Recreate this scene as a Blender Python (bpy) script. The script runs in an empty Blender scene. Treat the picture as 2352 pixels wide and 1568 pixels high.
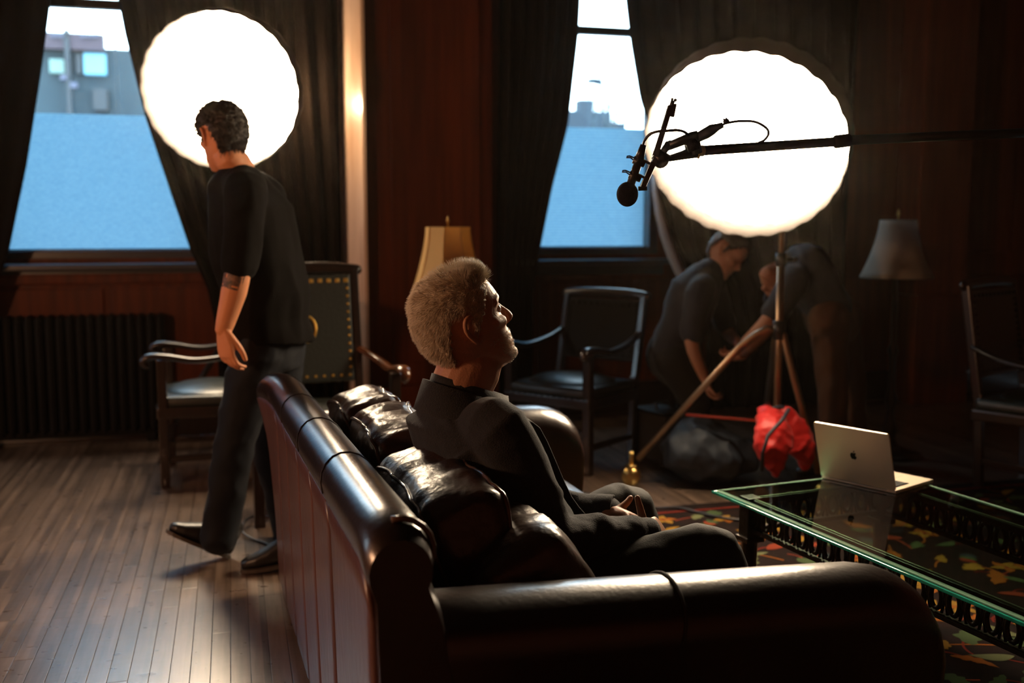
import bpy, bmesh, math, random
from mathutils import Vector, Matrix, noise
R = random.Random(7)
sc = bpy.context.scene
COL = sc.collection
# ---------------------------------------------------------------- camera, world, lights, exposure
F_PX, CX, CY, YH, CAMH = 2350.0, 1176.0, 784.0, 520.0, 1.29
TH = math.atan((CY-YH)/F_PX); PSI = math.radians(15.3)
CT, ST = math.cos(TH), math.sin(TH)
cam_d = bpy.data.cameras.new('camera'); cam = bpy.data.objects.new('camera', cam_d); COL.objects.link(cam)
cam_d.sensor_width = 36.0; cam_d.lens = 36.0*F_PX/2352.0
cam.location = (0, 0, CAMH)
fw = Vector((math.sin(PSI)*CT, math.cos(PSI)*CT, -ST))
cam.rotation_euler = fw.to_track_quat('-Z', 'Y').to_euler()
cam_d.clip_start = .05; cam_d.clip_end = 300
cam_d.dof.use_dof = True; cam_d.dof.focus_distance = 2.45; cam_d.dof.aperture_fstop = 2.3
sc.camera = cam
sc.view_settings.view_transform = 'Standard'; sc.view_settings.look = 'None'
sc.view_settings.exposure = 0.0; sc.view_settings.gamma = 1.0; sc.view_settings.use_curve_mapping = False
SKY = (0.66, 0.86, 1.0); SKY_S = 9.0
BOX_COL = (1.0, 0.77, 0.52); BOX_S = 54.0
wd = bpy.data.worlds.new('overcast_sky'); sc.world = wd; wd.use_nodes = True
bg = wd.node_tree.nodes['Background']; bg.inputs[0].default_value = (*SKY, 1); bg.inputs[1].default_value = SKY_S
sc.cycles.max_bounces = 8; sc.cycles.diffuse_bounces = 3; sc.cycles.glossy_bounces = 3
sc.cycles.transmission_bounces = 6; sc.cycles.transparent_max_bounces = 12
sc.cycles.sample_clamp_indirect = 4.0; sc.cycles.caustics_reflective = False; sc.cycles.caustics_refractive = False
for px_, w_ in ((-.76, 1.40), (2.31, 1.10)):           # daylight portals in the two window openings
    ld = bpy.data.lights.new('daylight_portal', 'AREA'); ld.shape = 'RECTANGLE'; ld.size = w_; ld.size_y = 2.3
    ld.cycles.is_portal = True
    lo = bpy.data.objects.new('daylight_portal', ld); COL.objects.link(lo)
    lo.location = (px_, 6.74, 2.27); lo.rotation_euler = (math.radians(-90), 0, 0)

ld = bpy.data.lights.new('daylight_portal', 'AREA'); ld.shape = 'RECTANGLE'; ld.size = 1.2; ld.size_y = .6; ld.cycles.is_portal = True
lo = bpy.data.objects.new('daylight_portal', ld); COL.objects.link(lo); lo.location = (-3.52, 4.8, 1.8); lo.rotation_euler = (0, math.radians(-90), 0)

fl_d = bpy.data.lights.new('warm_fill_light', 'POINT'); fl_d.energy = 120; fl_d.color = (1, .52, .27); fl_d.shadow_soft_size = .12   # unseen warm fill added at the left, no lamp built
fl_o = bpy.data.objects.new('warm_fill_light', fl_d); COL.objects.link(fl_o); fl_o.location = (-2.4, 2.0, 1.45)

# ---------------------------------------------------------------- places
def G(X, d, z): return Vector((X*math.cos(PSI)+d*math.sin(PSI), -X*math.sin(PSI)+d*math.cos(PSI), z))
def Q(px, py, d):
    t = (py-CY)/F_PX; v = d*(ST+t*CT)/(CT-t*ST); c = d*CT+v*ST
    return G((px-CX)/F_PX*c, d, CAMH-v)
def Qz(px, py, z):
    t = (py-CY)/F_PX; return Q(px, py, (CAMH-z)*(CT-t*ST)/(ST+t*CT))
def Qy(px, py, y):
    return Q(px, py, y/Q(px, py, 1.0).y)
V = Vector
# ---------------------------------------------------------------- materials
def new_mat(name):
    m = bpy.data.materials.new(name); m.use_nodes = True
    return m, m.node_tree.nodes, m.node_tree.links, m.node_tree.nodes['Principled BSDF']
def mat(name, col, rough=.5, metal=0, spec=.5, bump=0, bscale=60, col2=None, cscale=8, stretch=(1,1,1), coat=0, sheen=0, emit=None, es=0, trans=0, detail=3, sss=0, coatr=.1):
    m, N, L, b = new_mat(name)
    b.inputs['Base Color'].default_value = (*col, 1); b.inputs['Roughness'].default_value = rough
    b.inputs['Metallic'].default_value = metal; b.inputs['Specular IOR Level'].default_value = spec
    b.inputs['Coat Weight'].default_value = coat; b.inputs['Coat Roughness'].default_value = coatr
    b.inputs['Sheen Weight'].default_value = sheen
    b.inputs['Transmission Weight'].default_value = trans
    if sss: b.inputs['Subsurface Weight'].default_value = sss; b.inputs['Subsurface Radius'].default_value = (.02, .008, .004)
    if emit: b.inputs['Emission Color'].default_value = (*emit, 1); b.inputs['Emission Strength'].default_value = es
    if bump or col2:
        tc = N.new('ShaderNodeTexCoord'); mp = N.new('ShaderNodeMapping'); L.new(tc.outputs['Object'], mp.inputs['Vector'])
        mp.inputs['Scale'].default_value = stretch
    if bump:
        n = N.new('ShaderNodeTexNoise'); n.inputs['Scale'].default_value = bscale; n.inputs['Detail'].default_value = detail
        L.new(mp.outputs[0], n.inputs['Vector'])
        bp = N.new('ShaderNodeBump'); bp.inputs['Strength'].default_value = bump; bp.inputs['Distance'].default_value = .01
        L.new(n.outputs['Fac'], bp.inputs['Height']); L.new(bp.outputs[0], b.inputs['Normal'])
    if col2:
        n = N.new('ShaderNodeTexNoise'); n.inputs['Scale'].default_value = cscale; n.inputs['Detail'].default_value = 5
        L.new(mp.outputs[0], n.inputs['Vector'])
        r = N.new('ShaderNodeValToRGB'); r.color_ramp.elements[0].position = .35; r.color_ramp.elements[1].position = .65
        r.color_ramp.elements[0].color = (*col, 1); r.color_ramp.elements[1].color = (*col2, 1)
        L.new(n.outputs['Fac'], r.inputs[0]); L.new(r.outputs[0], b.inputs['Base Color'])
    return m
M = {}
M['leather'] = mat('brown_leather', (.020, .007, .004), .30, spec=.5, bump=.12, bscale=90, col2=(.013, .005, .003), cscale=14, coat=.9, coatr=.26)
M['leather_soft'] = mat('soft_brown_leather', (.045, .019, .011), .34, spec=.6, bump=.35, bscale=45, col2=(.028, .012, .007), cscale=10, coat=.2, coatr=.3)
M['leather_back'] = mat('worn_back_leather', (.12, .056, .052), .31, spec=.5, bump=.2, bscale=50, col2=(.09, .042, .038), cscale=7, stretch=(1, 1, .35))
M['piping'] = mat('leather_piping', (.10, .055, .04), .25, spec=.7, coat=.4)
M['stitch'] = mat('dark_seam', (.012, .006, .004), .6)
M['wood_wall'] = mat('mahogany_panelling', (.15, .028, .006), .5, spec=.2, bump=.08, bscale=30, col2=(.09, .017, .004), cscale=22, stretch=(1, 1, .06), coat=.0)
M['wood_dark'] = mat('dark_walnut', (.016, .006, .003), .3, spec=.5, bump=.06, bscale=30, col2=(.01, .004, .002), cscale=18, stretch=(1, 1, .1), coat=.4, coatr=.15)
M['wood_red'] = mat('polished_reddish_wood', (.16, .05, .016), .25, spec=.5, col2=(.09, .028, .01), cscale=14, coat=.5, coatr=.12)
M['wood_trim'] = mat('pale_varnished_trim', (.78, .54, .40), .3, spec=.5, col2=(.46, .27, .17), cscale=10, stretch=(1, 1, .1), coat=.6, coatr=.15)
M['wall_dim'] = mat('red_stained_wall', (.20, .055, .018), .6, bump=.05)
M['plaster'] = mat('dark_plaster', (.015, .011, .009), .9, bump=.1)
M['curtain'] = mat('dark_velvet', (.008, .0045, .003), .9, spec=.04, bump=.2, bscale=120, sheen=.0)
M['lining'] = mat('curtain_lining', (.55, .55, .58), .8, bump=.2)
M['frame'] = mat('window_paint', (.035, .035, .04), .35, spec=.5, coat=.3)
M['iron'] = mat('cast_iron_paint', (.004, .0035, .003), .6, spec=.15, bump=.1)
M['black'] = mat('black_plastic', (.012, .011, .012), .38, spec=.5, bump=.03, bscale=200)
M['blackmetal'] = mat('black_metal', (.03, .026, .026), .28, metal=.6, spec=.5)
M['foam'] = mat('black_foam', (.010, .007, .012), .95, spec=.15, bump=.6, bscale=500)
M['rubber'] = mat('cable_rubber', (.02, .018, .02), .4)
M['chrome'] = mat('steel_tube', (.40, .27, .17), .35, metal=.9, bump=.02)
M['steelred'] = mat('red_painted_tube', (.35, .025, .01), .35, spec=.5, coat=.3)
M['redbag'] = mat('red_nylon', (.50, .006, .004), .5, spec=.4, bump=.3, bscale=40, sheen=.1)
M['strap'] = mat('black_webbing', (.015, .015, .025), .6, bump=.2, bscale=300)
M['shell'] = mat('softbox_fabric_black', (.008, .0075, .007), .7, bump=.1)
M['lip'] = mat('softbox_lip_fabric', (.030, .022, .020), .8, bump=.15, bscale=120)
M['alu'] = mat('space_grey_aluminium', (.85, .72, .56), .42, metal=.6, bump=.01, bscale=900)
M['keys'] = mat('black_keys', (.015, .015, .015), .5)
M['emblem'] = mat('dark_mirror_emblem', (.05, .045, .03), .12, metal=.9)
M['screen'] = mat('dark_screen', (.01, .01, .012), .08)
M['bronze'] = mat('patinated_bronze', (.05, .038, .028), .32, metal=.75, spec=.5, bump=.15, bscale=90, col2=(.03, .022, .016), cscale=25)
M['brassline'] = mat('polished_bead_steel', (.45, .42, .30), .3, metal=.7)  # pale metal of the thin bead along the table's top rail
M['brass'] = mat('worn_brass', (.60, .40, .14), .3, metal=1, bump=.05)
M['skin'] = mat('skin', (.42, .20, .115), .48, spec=.4, bump=.12, bscale=220, col2=(.50, .25, .15), cscale=9, sss=.06)
M['skin_arm'] = mat('skin_tanned', (.78, .33, .16), .5, spec=.4, bump=.08, bscale=150, col2=(.70, .28, .13), cscale=9, sss=.05)
M['ink'] = mat('tattoo_ink', (.05, .035, .03), .6, col2=(.25, .12, .07), cscale=60)
M['hair_grey'] = mat('grey_blond_hair', (.42, .30, .19), .45, spec=.45, col2=(.22, .15, .09), cscale=30)
M['hair_base'] = mat('short_hair_base', (.50, .43, .34), .7, bump=.8, bscale=220, col2=(.70, .62, .50), cscale=90)
m, N, L, b = new_mat('grey_hair_strands'); b.inputs['Base Color'].default_value = (.88, .80, .68, 1); b.inputs['Roughness'].default_value = .4
_t = N.new('ShaderNodeBsdfTranslucent'); _t.inputs[0].default_value = (.88, .78, .62, 1); _m = N.new('ShaderNodeMixShader'); _m.inputs[0].default_value = .45
L.new(b.outputs[0], _m.inputs[1]); L.new(_t.outputs[0], _m.inputs[2]); L.new(_m.outputs[0], N['Material Output'].inputs[0]); M['hair_grey'] = m
M['hair_dark'] = mat('dark_hair', (.03, .018, .010), .55, bump=.5, bscale=150)
M['jacket'] = mat('charcoal_wool', (.017, .018, .022), .85, spec=.2, bump=.35, bscale=350, col2=(.026, .027, .032), cscale=260, sheen=.12)
M['collar'] = mat('dark_cotton', (.012, .012, .014), .8, bump=.2, bscale=300, sheen=.08)
M['trousers'] = mat('black_trousers', (.014, .0135, .012), .75, spec=.25, bump=.15, bscale=300, sheen=.06)
M['tshirt'] = mat('black_tshirt', (.006, .0045, .0035), .9, spec=.05, bump=.12, bscale=250, sheen=.02)
M['jeans'] = mat('dark_denim', (.005, .006, .009), .7, spec=.2, bump=.2, bscale=250, sheen=.04)
M['chinos'] = mat('tan_chinos', (.10, .05, .022), .8, bump=.15)
M['navy'] = mat('navy_shirt', (.008, .010, .018), .8, bump=.15, sheen=.12)
M['shoe'] = mat('black_shoe', (.012, .010, .010), .4, bump=.05)
M['sole'] = mat('shoe_sole', (.06, .045, .035), .6)
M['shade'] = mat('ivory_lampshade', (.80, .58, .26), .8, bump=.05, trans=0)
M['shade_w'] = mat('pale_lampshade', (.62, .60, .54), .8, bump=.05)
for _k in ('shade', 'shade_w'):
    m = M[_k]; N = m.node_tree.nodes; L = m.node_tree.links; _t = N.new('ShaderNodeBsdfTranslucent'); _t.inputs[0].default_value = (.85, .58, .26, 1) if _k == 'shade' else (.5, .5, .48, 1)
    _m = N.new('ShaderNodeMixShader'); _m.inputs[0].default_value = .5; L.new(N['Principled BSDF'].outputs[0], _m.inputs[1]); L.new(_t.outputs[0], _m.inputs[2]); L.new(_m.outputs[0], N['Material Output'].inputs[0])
M['leather_dull'] = mat('matt_dark_leather', (.006, .006, .006), .6, spec=.2, bump=.1)
M['leather_green'] = mat('dark_green_leather', (.010, .015, .011), .40, spec=.6, bump=.2, bscale=60, coat=.6, coatr=.35)
M['gold'] = mat('gilt', (.65, .42, .10), .35, metal=.8)
M['bag'] = mat('blue_grey_nylon', (.03, .04, .055), .6, bump=.3, bscale=30)
M['case'] = mat('equipment_case', (.03, .025, .02), .45, bump=.1)
M['eye'] = mat('eye', (.75, .72, .68), .1)
M['iris'] = mat('iris', (.05, .06, .07), .05)
# emitting diffuser
m, N, L, b = new_mat('softbox_diffuser'); b.inputs['Base Color'].default_value = (.8, .78, .75, 1)
b.inputs['Emission Color'].default_value = (*BOX_COL, 1); b.inputs['Emission Strength'].default_value = BOX_S; M['diffuser'] = m
# window glass and film
def thin_glass(name, tint, f0=.04):
    m, N, L, b = new_mat(name); N.remove(b); out = N['Material Output']
    tr = N.new('ShaderNodeBsdfTransparent'); tr.inputs[0].default_value = (*tint, 1)
    gl = N.new('ShaderNodeBsdfGlossy'); gl.inputs['Roughness'].default_value = .02
    fr = N.new('ShaderNodeFresnel'); fr.inputs[0].default_value = 1.5
    mx = N.new('ShaderNodeMixShader'); ge = N.new('ShaderNodeNewGeometry'); iv = N.new('ShaderNodeMath'); iv.operation = 'SUBTRACT'; iv.inputs[0].default_value = 1; L.new(ge.outputs['Backfacing'], iv.inputs[1])
    mu = N.new('ShaderNodeMath'); mu.operation = 'MULTIPLY'; L.new(fr.outputs[0], mu.inputs[0]); L.new(iv.outputs[0], mu.inputs[1]); L.new(mu.outputs[0], mx.inputs[0]); L.new(tr.outputs[0], mx.inputs[1]); L.new(gl.outputs[0], mx.inputs[2])
    L.new(mx.outputs[0], out.inputs[0]); return m
M['glass'] = thin_glass('window_glass', (.96, .99, 1))
M['tableglass'] = thin_glass('table_glass', (.58, .68, .63))
M['glassedge'] = mat('green_glass_edge', (.02, .36, .24), .12, spec=.6, trans=.15, col2=(.03, .50, .36), cscale=30, coat=.5)
M['glassbevel'] = mat('bevelled_glass_edge', (.25, .42, .30), .15, spec=.8, coat=.6)
m, N, L, b = new_mat('frosted_film'); N.remove(b)
tc = N.new('ShaderNodeTexCoord'); wv = N.new('ShaderNodeTexWave'); wv.wave_type = 'BANDS'; wv.bands_direction = 'Z'
wv.inputs['Scale'].default_value = 16; wv.inputs['Distortion'].default_value = 3.5; wv.inputs['Detail'].default_value = 1; wv.inputs['Detail Scale'].default_value = 4
L.new(tc.outputs['Object'], wv.inputs[0])
rp = N.new('ShaderNodeValToRGB'); rp.color_ramp.elements[0].color = (.225, .33, .405, 1); rp.color_ramp.elements[1].color = (.305, .415, .475, 1)
L.new(wv.outputs['Fac'], rp.inputs[0])
tl = N.new('ShaderNodeBsdfTranslucent'); L.new(rp.outputs[0], tl.inputs[0])
L.new(tl.outputs[0], N['Material Output'].inputs[0]); M['film'] = m
# floor
m, N, L, b = new_mat('oak_strip'); tc = N.new('ShaderNodeTexCoord'); oi = N.new('ShaderNodeObjectInfo'); geo = N.new('ShaderNodeNewGeometry')
mp = N.new('ShaderNodeMapping'); mp.inputs['Scale'].default_value = (30, 2.2, 1); L.new(geo.outputs['Position'], mp.inputs['Vector'])
n1 = N.new('ShaderNodeTexNoise'); n1.inputs['Scale'].default_value = 1.5; n1.inputs['Detail'].default_value = 6; L.new(mp.outputs[0], n1.inputs['Vector'])
r1 = N.new('ShaderNodeValToRGB'); r1.color_ramp.elements[0].position = .3; r1.color_ramp.elements[1].position = .75
r1.color_ramp.elements[0].color = (.095, .060, .042, 1); r1.color_ramp.elements[1].color = (.20, .135, .098, 1); L.new(n1.outputs['Fac'], r1.inputs[0])
sp = N.new('ShaderNodeSeparateXYZ'); L.new(geo.outputs['Position'], sp.inputs[0])
dv = N.new('ShaderNodeMath'); dv.operation = 'DIVIDE'; dv.inputs[1].default_value = .057; L.new(sp.outputs[0], dv.inputs[0])
fl = N.new('ShaderNodeMath'); fl.operation = 'FLOOR'; L.new(dv.outputs[0], fl.inputs[0])
ad = N.new('ShaderNodeMath'); ad.operation = 'ADD'; L.new(fl.outputs[0], ad.inputs[0]); L.new(oi.outputs['Random'], ad.inputs[1])
wn = N.new('ShaderNodeTexWhiteNoise'); wn.noise_dimensions = '1D'; L.new(ad.outputs[0], wn.inputs['W'])
mr = N.new('ShaderNodeMapRange'); mr.inputs['To Min'].default_value = .62; mr.inputs['To Max'].default_value = 1.35; L.new(wn.outputs[0], mr.inputs[0])
hs = N.new('ShaderNodeHueSaturation'); L.new(r1.outputs[0], hs.inputs['Color']); L.new(mr.outputs[0], hs.inputs['Value']); L.new(hs.outputs[0], b.inputs['Base Color'])
mp2 = N.new('ShaderNodeMapping'); mp2.inputs['Scale'].default_value = (7, 14, 1); mp2.inputs['Rotation'].default_value = (0, 0, .3); L.new(geo.outputs['Position'], mp2.inputs['Vector'])
n2 = N.new('ShaderNodeTexNoise'); n2.inputs['Scale'].default_value = 2.2; n2.inputs['Detail'].default_value = 6; L.new(mp2.outputs[0], n2.inputs['Vector'])
mr2 = N.new('ShaderNodeMapRange'); mr2.inputs['To Min'].default_value = .20; mr2.inputs['To Max'].default_value = .42; L.new(n2.outputs['Fac'], mr2.inputs[0]); L.new(mr2.outputs[0], b.inputs['Roughness'])
bp = N.new('ShaderNodeBump'); bp.inputs['Strength'].default_value = .16; bp.inputs['Distance'].default_value = .004; L.new(n2.outputs['Fac'], bp.inputs['Height']); L.new(bp.outputs[0], b.inputs['Normal'])
b.inputs['Specular IOR Level'].default_value = .7; b.inputs['Coat Weight'].default_value = .7; b.inputs['Coat Roughness'].default_value = .22; M['oak'] = m
M['underfloor'] = mat('floor_joint_dark', (.012, .008, .006), .9)
M['carpet'] = mat('carpet_ground', (.009, .006, .005), .95, spec=.1, bump=.5, bscale=400, col2=(.016, .007, .006), cscale=12)
for nm, c in (('c_orange', (.24, .075, .012)), ('c_green', (.05, .075, .03)), ('c_rust', (.20, .035, .016)), ('c_ochre', (.24, .13, .02)), ('c_blue', (.03, .042, .045)), ('c_red', (.15, .018, .010)), ('c_sage', (.12, .13, .06))):
    M[nm] = mat(nm.replace('c_', 'wool_'), c, .95, spec=.1, bump=.4, bscale=350)
M['facade'] = mat('teal_grey_facade', (.018, .040, .056), .8, col2=(.026, .054, .07), cscale=.35)
M['sign'] = mat('maroon_sign', (.045, .026, .042), .6); M['signtext'] = mat('sign_lettering', (.085, .09, .14), .6)
M['litwin'] = mat('lit_window', (.1, .3, .4), .3, emit=(.18, .62, .95), es=.75)
M['litwin2'] = mat('dim_lit_window', (.1, .2, .2), .3, emit=(.28, .5, .42), es=.6)
M['dkwin'] = mat('dark_outside_window', (.004, .014, .024), .3)
M['bark'] = mat('winter_bark', (.04, .08, .11), .9); M['outground'] = mat('asphalt', (.06, .07, .08), .9)
M['shed'] = mat('distant_roof', (.010, .032, .055), .9)

# ---------------------------------------------------------------- mesh helpers
def mesh_obj(name, verts, faces, m, parent=None, smooth=True, mats=None, mi=None):
    me = bpy.data.meshes.new(name); me.from_pydata([tuple(v) for v in verts], [], faces)
    for x in (mats or [m]): me.materials.append(x)
    if mi: me.polygons.foreach_set('material_index', mi)
    if smooth: me.polygons.foreach_set('use_smooth', [True]*len(me.polygons))
    me.update()
    o = bpy.data.objects.new(name, me); COL.objects.link(o)
    if parent is not None: o.parent = parent
    return o
def tag(o, label=None, cat=None, group=None, kind=None):
    if label: o['label'] = label
    if cat: o['category'] = cat
    if group: o['group'] = group
    if kind: o['kind'] = kind
    return o
def empty(name, loc=(0, 0, 0), rz=0, label=None, cat=None, group=None):
    o = bpy.data.objects.new(name, None); COL.objects.link(o); o.location = loc; o.rotation_euler = (0, 0, rz)
    o.empty_display_size = .1
    return tag(o, label, cat, group)
class MB:
    def __init__(s): s.v = []; s.f = []
    def add(s, vs, fs):
        k = len(s.v); s.v += [Vector(a) for a in vs]; s.f += [tuple(i+k for i in f) for f in fs]; return s
    def box(s, c, d, rot=None, bev=0):
        c = V(c); hx, hy, hz = d[0]/2, d[1]/2, d[2]/2
        if bev:
            bm = bmesh.new(); bmesh.ops.create_cube(bm, size=1)
            for v in bm.verts: v.co = V((v.co.x*d[0], v.co.y*d[1], v.co.z*d[2]))
            bmesh.ops.bevel(bm, geom=list(bm.edges), offset=min(bev, min(d)*.45), segments=2, affect='EDGES', profile=.7)
            bm.verts.index_update()
            vs = [v.co.copy() for v in bm.verts]; fs = [tuple(v.index for v in f.verts) for f in bm.faces]; bm.free()
        else:
            vs = [V((x*hx, y*hy, z*hz)) for z in (-1, 1) for y in (-1, 1) for x in (-1, 1)]
            fs = [(0, 2, 3, 1), (4, 5, 7, 6), (0, 1, 5, 4), (2, 6, 7, 3), (0, 4, 6, 2), (1, 3, 7, 5)]
        if rot is not None: vs = [rot @ v for v in vs]
        return s.add([c+v for v in vs], fs)
    def bar(s, a, b, w, h, up=V((0, 0, 1))):
        a = V(a); b = V(b); d = (b-a); L_ = d.length; d.normalize(); x = d.cross(up)
        if x.length < 1e-4: x = d.cross(V((1, 0, 0)))
        x.normalize(); y = x.cross(d)
        rot = Matrix((x, d, y)).transposed()
        return s.box((a+b)/2, (w, L_, h), rot, bev=min(w, h)*.15)
    def tube(s, pts, r, n=10, caps=True, closed=False):
        pts = [V(p) for p in pts]; k = len(pts)
        rs = r if isinstance(r, (list, tuple)) else [r]*k
        up = V((.13, .21, 1)).normalized(); vs = []; fs = []
        prev = None
        for i, p in enumerate(pts):
            if closed: t = pts[(i+1) % k]-pts[i-1]
            else: t = pts[min(i+1, k-1)]-pts[max(i-1, 0)]
            t.normalize()
            if prev is None:
                x = t.cross(up)
                if x.length < .1: x = t.cross(V((1, 0, 0)))
            else: x = prev-t*prev.dot(t)
            x.normalize(); prev = x; y = t.cross(x)
            for j in range(n):
                a = 2*math.pi*j/n; vs.append(p+(x*math.cos(a)+y*math.sin(a))*rs[i])
        for i in range(k if closed else k-1):
            i2 = (i+1) % k
            for j in range(n):
                j2 = (j+1) % n; fs.append((i*n+j, i*n+j2, i2*n+j2, i2*n+j))
        if caps and not closed:
            fs.append(tuple(range(n-1, -1, -1))); fs.append(tuple((k-1)*n+j for j in range(n)))
        return s.add(vs, fs)
    def lathe(s, prof, c=(0, 0, 0), n=20, axis=V((0, 0, 1)), caps=True):
        axis = V(axis).normalized(); x = axis.cross(V((0, 1, 0.01)));
        if x.length < .1: x = axis.cross(V((1, 0, 0)))
        x.normalize(); y = axis.cross(x); c = V(c); vs = []; fs = []
        for (r, z) in prof:
            for j in range(n):
                a = 2*math.pi*j/n; vs.append(c+axis*z+(x*math.cos(a)+y*math.sin(a))*r)
        for i in range(len(prof)-1):
            for j in range(n):
                j2 = (j+1) % n; fs.append((i*n+j, i*n+j2, (i+1)*n+j2, (i+1)*n+j))
        if caps: fs.append(tuple(range(n-1, -1, -1))); fs.append(tuple((len(prof)-1)*n+j for j in range(n)))
        return s.add(vs, fs)
    def ball(s, c, r, n=12, m_=8):
        c = V(c); rr = r if isinstance(r, (tuple, list)) else (r, r, r); vs = []; fs = []
        vs.append(c+V((0, 0, rr[2])))
        for i in range(1, m_):
            p = math.pi*i/m_
            for j in range(n):
                a = 2*math.pi*j/n; vs.append(c+V((rr[0]*math.sin(p)*math.cos(a), rr[1]*math.sin(p)*math.sin(a), rr[2]*math.cos(p))))
        vs.append(c-V((0, 0, rr[2])))
        for j in range(n): fs.append((0, 1+j, 1+(j+1) % n))
        for i in range(m_-2):
            for j in range(n): fs.append((1+i*n+j, 1+(i+1)*n+j, 1+(i+1)*n+(j+1) % n, 1+i*n+(j+1) % n))
        k = 1+(m_-2)*n
        for j in range(n): fs.append((k+j, len(vs)-1, k+(j+1) % n))
        return s.add(vs, fs)
    def loft(s, secs, n=24):
        """secs: (centre, axis_a vector, axis_b vector, exponent); closed with poles"""
        vs = []; fs = []
        for (c, a, b, e) in secs:
            for j in range(n):
                t = 2*math.pi*j/n; ct, st = math.cos(t), math.sin(t)
                x = math.copysign(abs(ct)**(2/e), ct); y = math.copysign(abs(st)**(2/e), st)
                vs.append(V(c)+V(a)*x+V(b)*y)
        k = len(secs)
        for i in range(k-1):
            for j in range(n):
                j2 = (j+1) % n; fs.append((i*n+j, i*n+j2, (i+1)*n+j2, (i+1)*n+j))
        vs.append(V(secs[0][0])); vs.append(V(secs[-1][0])); p0 = k*n
        for j in range(n): fs.append((p0, (j+1) % n, j)); fs.append((p0+1, (k-1)*n+j, (k-1)*n+(j+1) % n))
        return s.add(vs, fs)
    def limb(s, pts, rad, n=14, side=None):
        """tapering limb with round ends; rad float or (r_side, r_other)"""
        pts = [V(p) for p in pts]; out = []
        # resample smoothly
        P = []; Rr = []
        k = len(pts)
        rad = [(r, r) if not isinstance(r, tuple) else r for r in rad]
        for i in range(k-1):
            p0 = pts[max(i-1, 0)]; p1 = pts[i]; p2 = pts[i+1]; p3 = pts[min(i+2, k-1)]
            for q in range(4):
                t = q/4; a = .5*((2*p1)+(p2-p0)*t+(2*p0-5*p1+4*p2-p3)*t*t+(-p0+3*p1-3*p2+p3)*t**3)
                P.append(a); Rr.append(tuple(rad[i][c]*(1-t)+rad[i+1][c]*t for c in (0, 1)))
        P.append(pts[-1]); Rr.append(rad[-1])
        prev = side
        for i, p in enumerate(P):
            t = (P[min(i+1, len(P)-1)]-P[max(i-1, 0)]).normalized()
            if prev is None:
                prev = t.cross(V((.1, .2, 1)));
                if prev.length < .1: prev = t.cross(V((1, 0, 0)))
            x = (V(prev)-t*V(prev).dot(t)).normalized(); prev = x; y = t.cross(x)
            if i == 0:
                for q in (.95, .75, .4): out.append((p-t*Rr[0][1]*q, x*Rr[0][0]*math.sqrt(1-q*q), y*Rr[0][1]*math.sqrt(1-q*q), 2))
            out.append((p, x*Rr[i][0], y*Rr[i][1], 2))
            if i == len(P)-1:
                for q in (.4, .75, .95): out.append((p+t*Rr[i][1]*q, x*Rr[i][0]*math.sqrt(1-q*q), y*Rr[i][1]*math.sqrt(1-q*q), 2))
        return s.loft(out, n)
    def obj(s, name, m, parent=None, smooth=True): return mesh_obj(name, s.v, s.f, m, parent, smooth)
    def xf(s, mtx): s.v = [mtx @ v for v in s.v]; return s
def shade_auto(o, ang=40):
    me = o.data; me.polygons.foreach_set('use_smooth', [True]*len(me.polygons))
    bm = bmesh.new(); bm.from_mesh(me); a = math.radians(ang)
    for e in bm.edges:
        if len(e.link_faces) == 2 and e.calc_face_angle(0) > a: e.smooth = False
    bm.to_mesh(me); bm.free(); return o
def union(name, mb, m, voxel, parent=None, smooth=4, disp=None, cut=None):
    """voxel-remesh overlapping closed shells into one continuous surface"""
    t = mesh_obj('tmp', mb.v, mb.f, m)
    md = t.modifiers.new('r', 'REMESH'); md.mode = 'VOXEL'; md.voxel_size = voxel; md.use_smooth_shade = True
    if smooth: s2 = t.modifiers.new('s', 'SMOOTH'); s2.factor = .5; s2.iterations = smooth
    dg = bpy.context.evaluated_depsgraph_get(); dg.update()
    me = bpy.data.meshes.new_from_object(t.evaluated_get(dg)); old = t.data
    bpy.data.objects.remove(t); bpy.data.meshes.remove(old)
    me.name = name
    if disp:
        me.update()
        nv = [(v.co.copy(), v.normal.copy()) for v in me.vertices]
        for v, (c, nn) in zip(me.vertices, nv): v.co = c+nn*disp(c)
    if cut:
        bm = bmesh.new(); bm.from_mesh(me); bmesh.ops.delete(bm, geom=[f for f in bm.faces if cut(f.calc_center_median())], context='FACES')
        bm.to_mesh(me); bm.free()
    me.polygons.foreach_set('use_smooth', [True]*len(me.polygons)); me.update()
    o = bpy.data.objects.new(name, me); COL.objects.link(o)
    if parent is not None: o.parent = parent
    return o
def wrinkle(amp, sc_, seed=0, ridged=True, st=(1, 1, 1)):
    off = V((seed*3.1, seed*1.7, seed*.9))
    def f(c):
        p = V((c.x*st[0], c.y*st[1], c.z*st[2]))*sc_+off
        a = noise.noise(p)
        b_ = noise.noise(p*2.3+V((5, 1, 2)))
        if ridged: return amp*((1-abs(a)*2.4)*.6+b_*.35-.3)
        return amp*(a+.4*b_)
    return f
def struct(name, mb, m, parent=None, smooth=False):
    o = mb.obj(name, m, parent, smooth)
    if parent is None: o['kind'] = 'structure'
    return o

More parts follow.
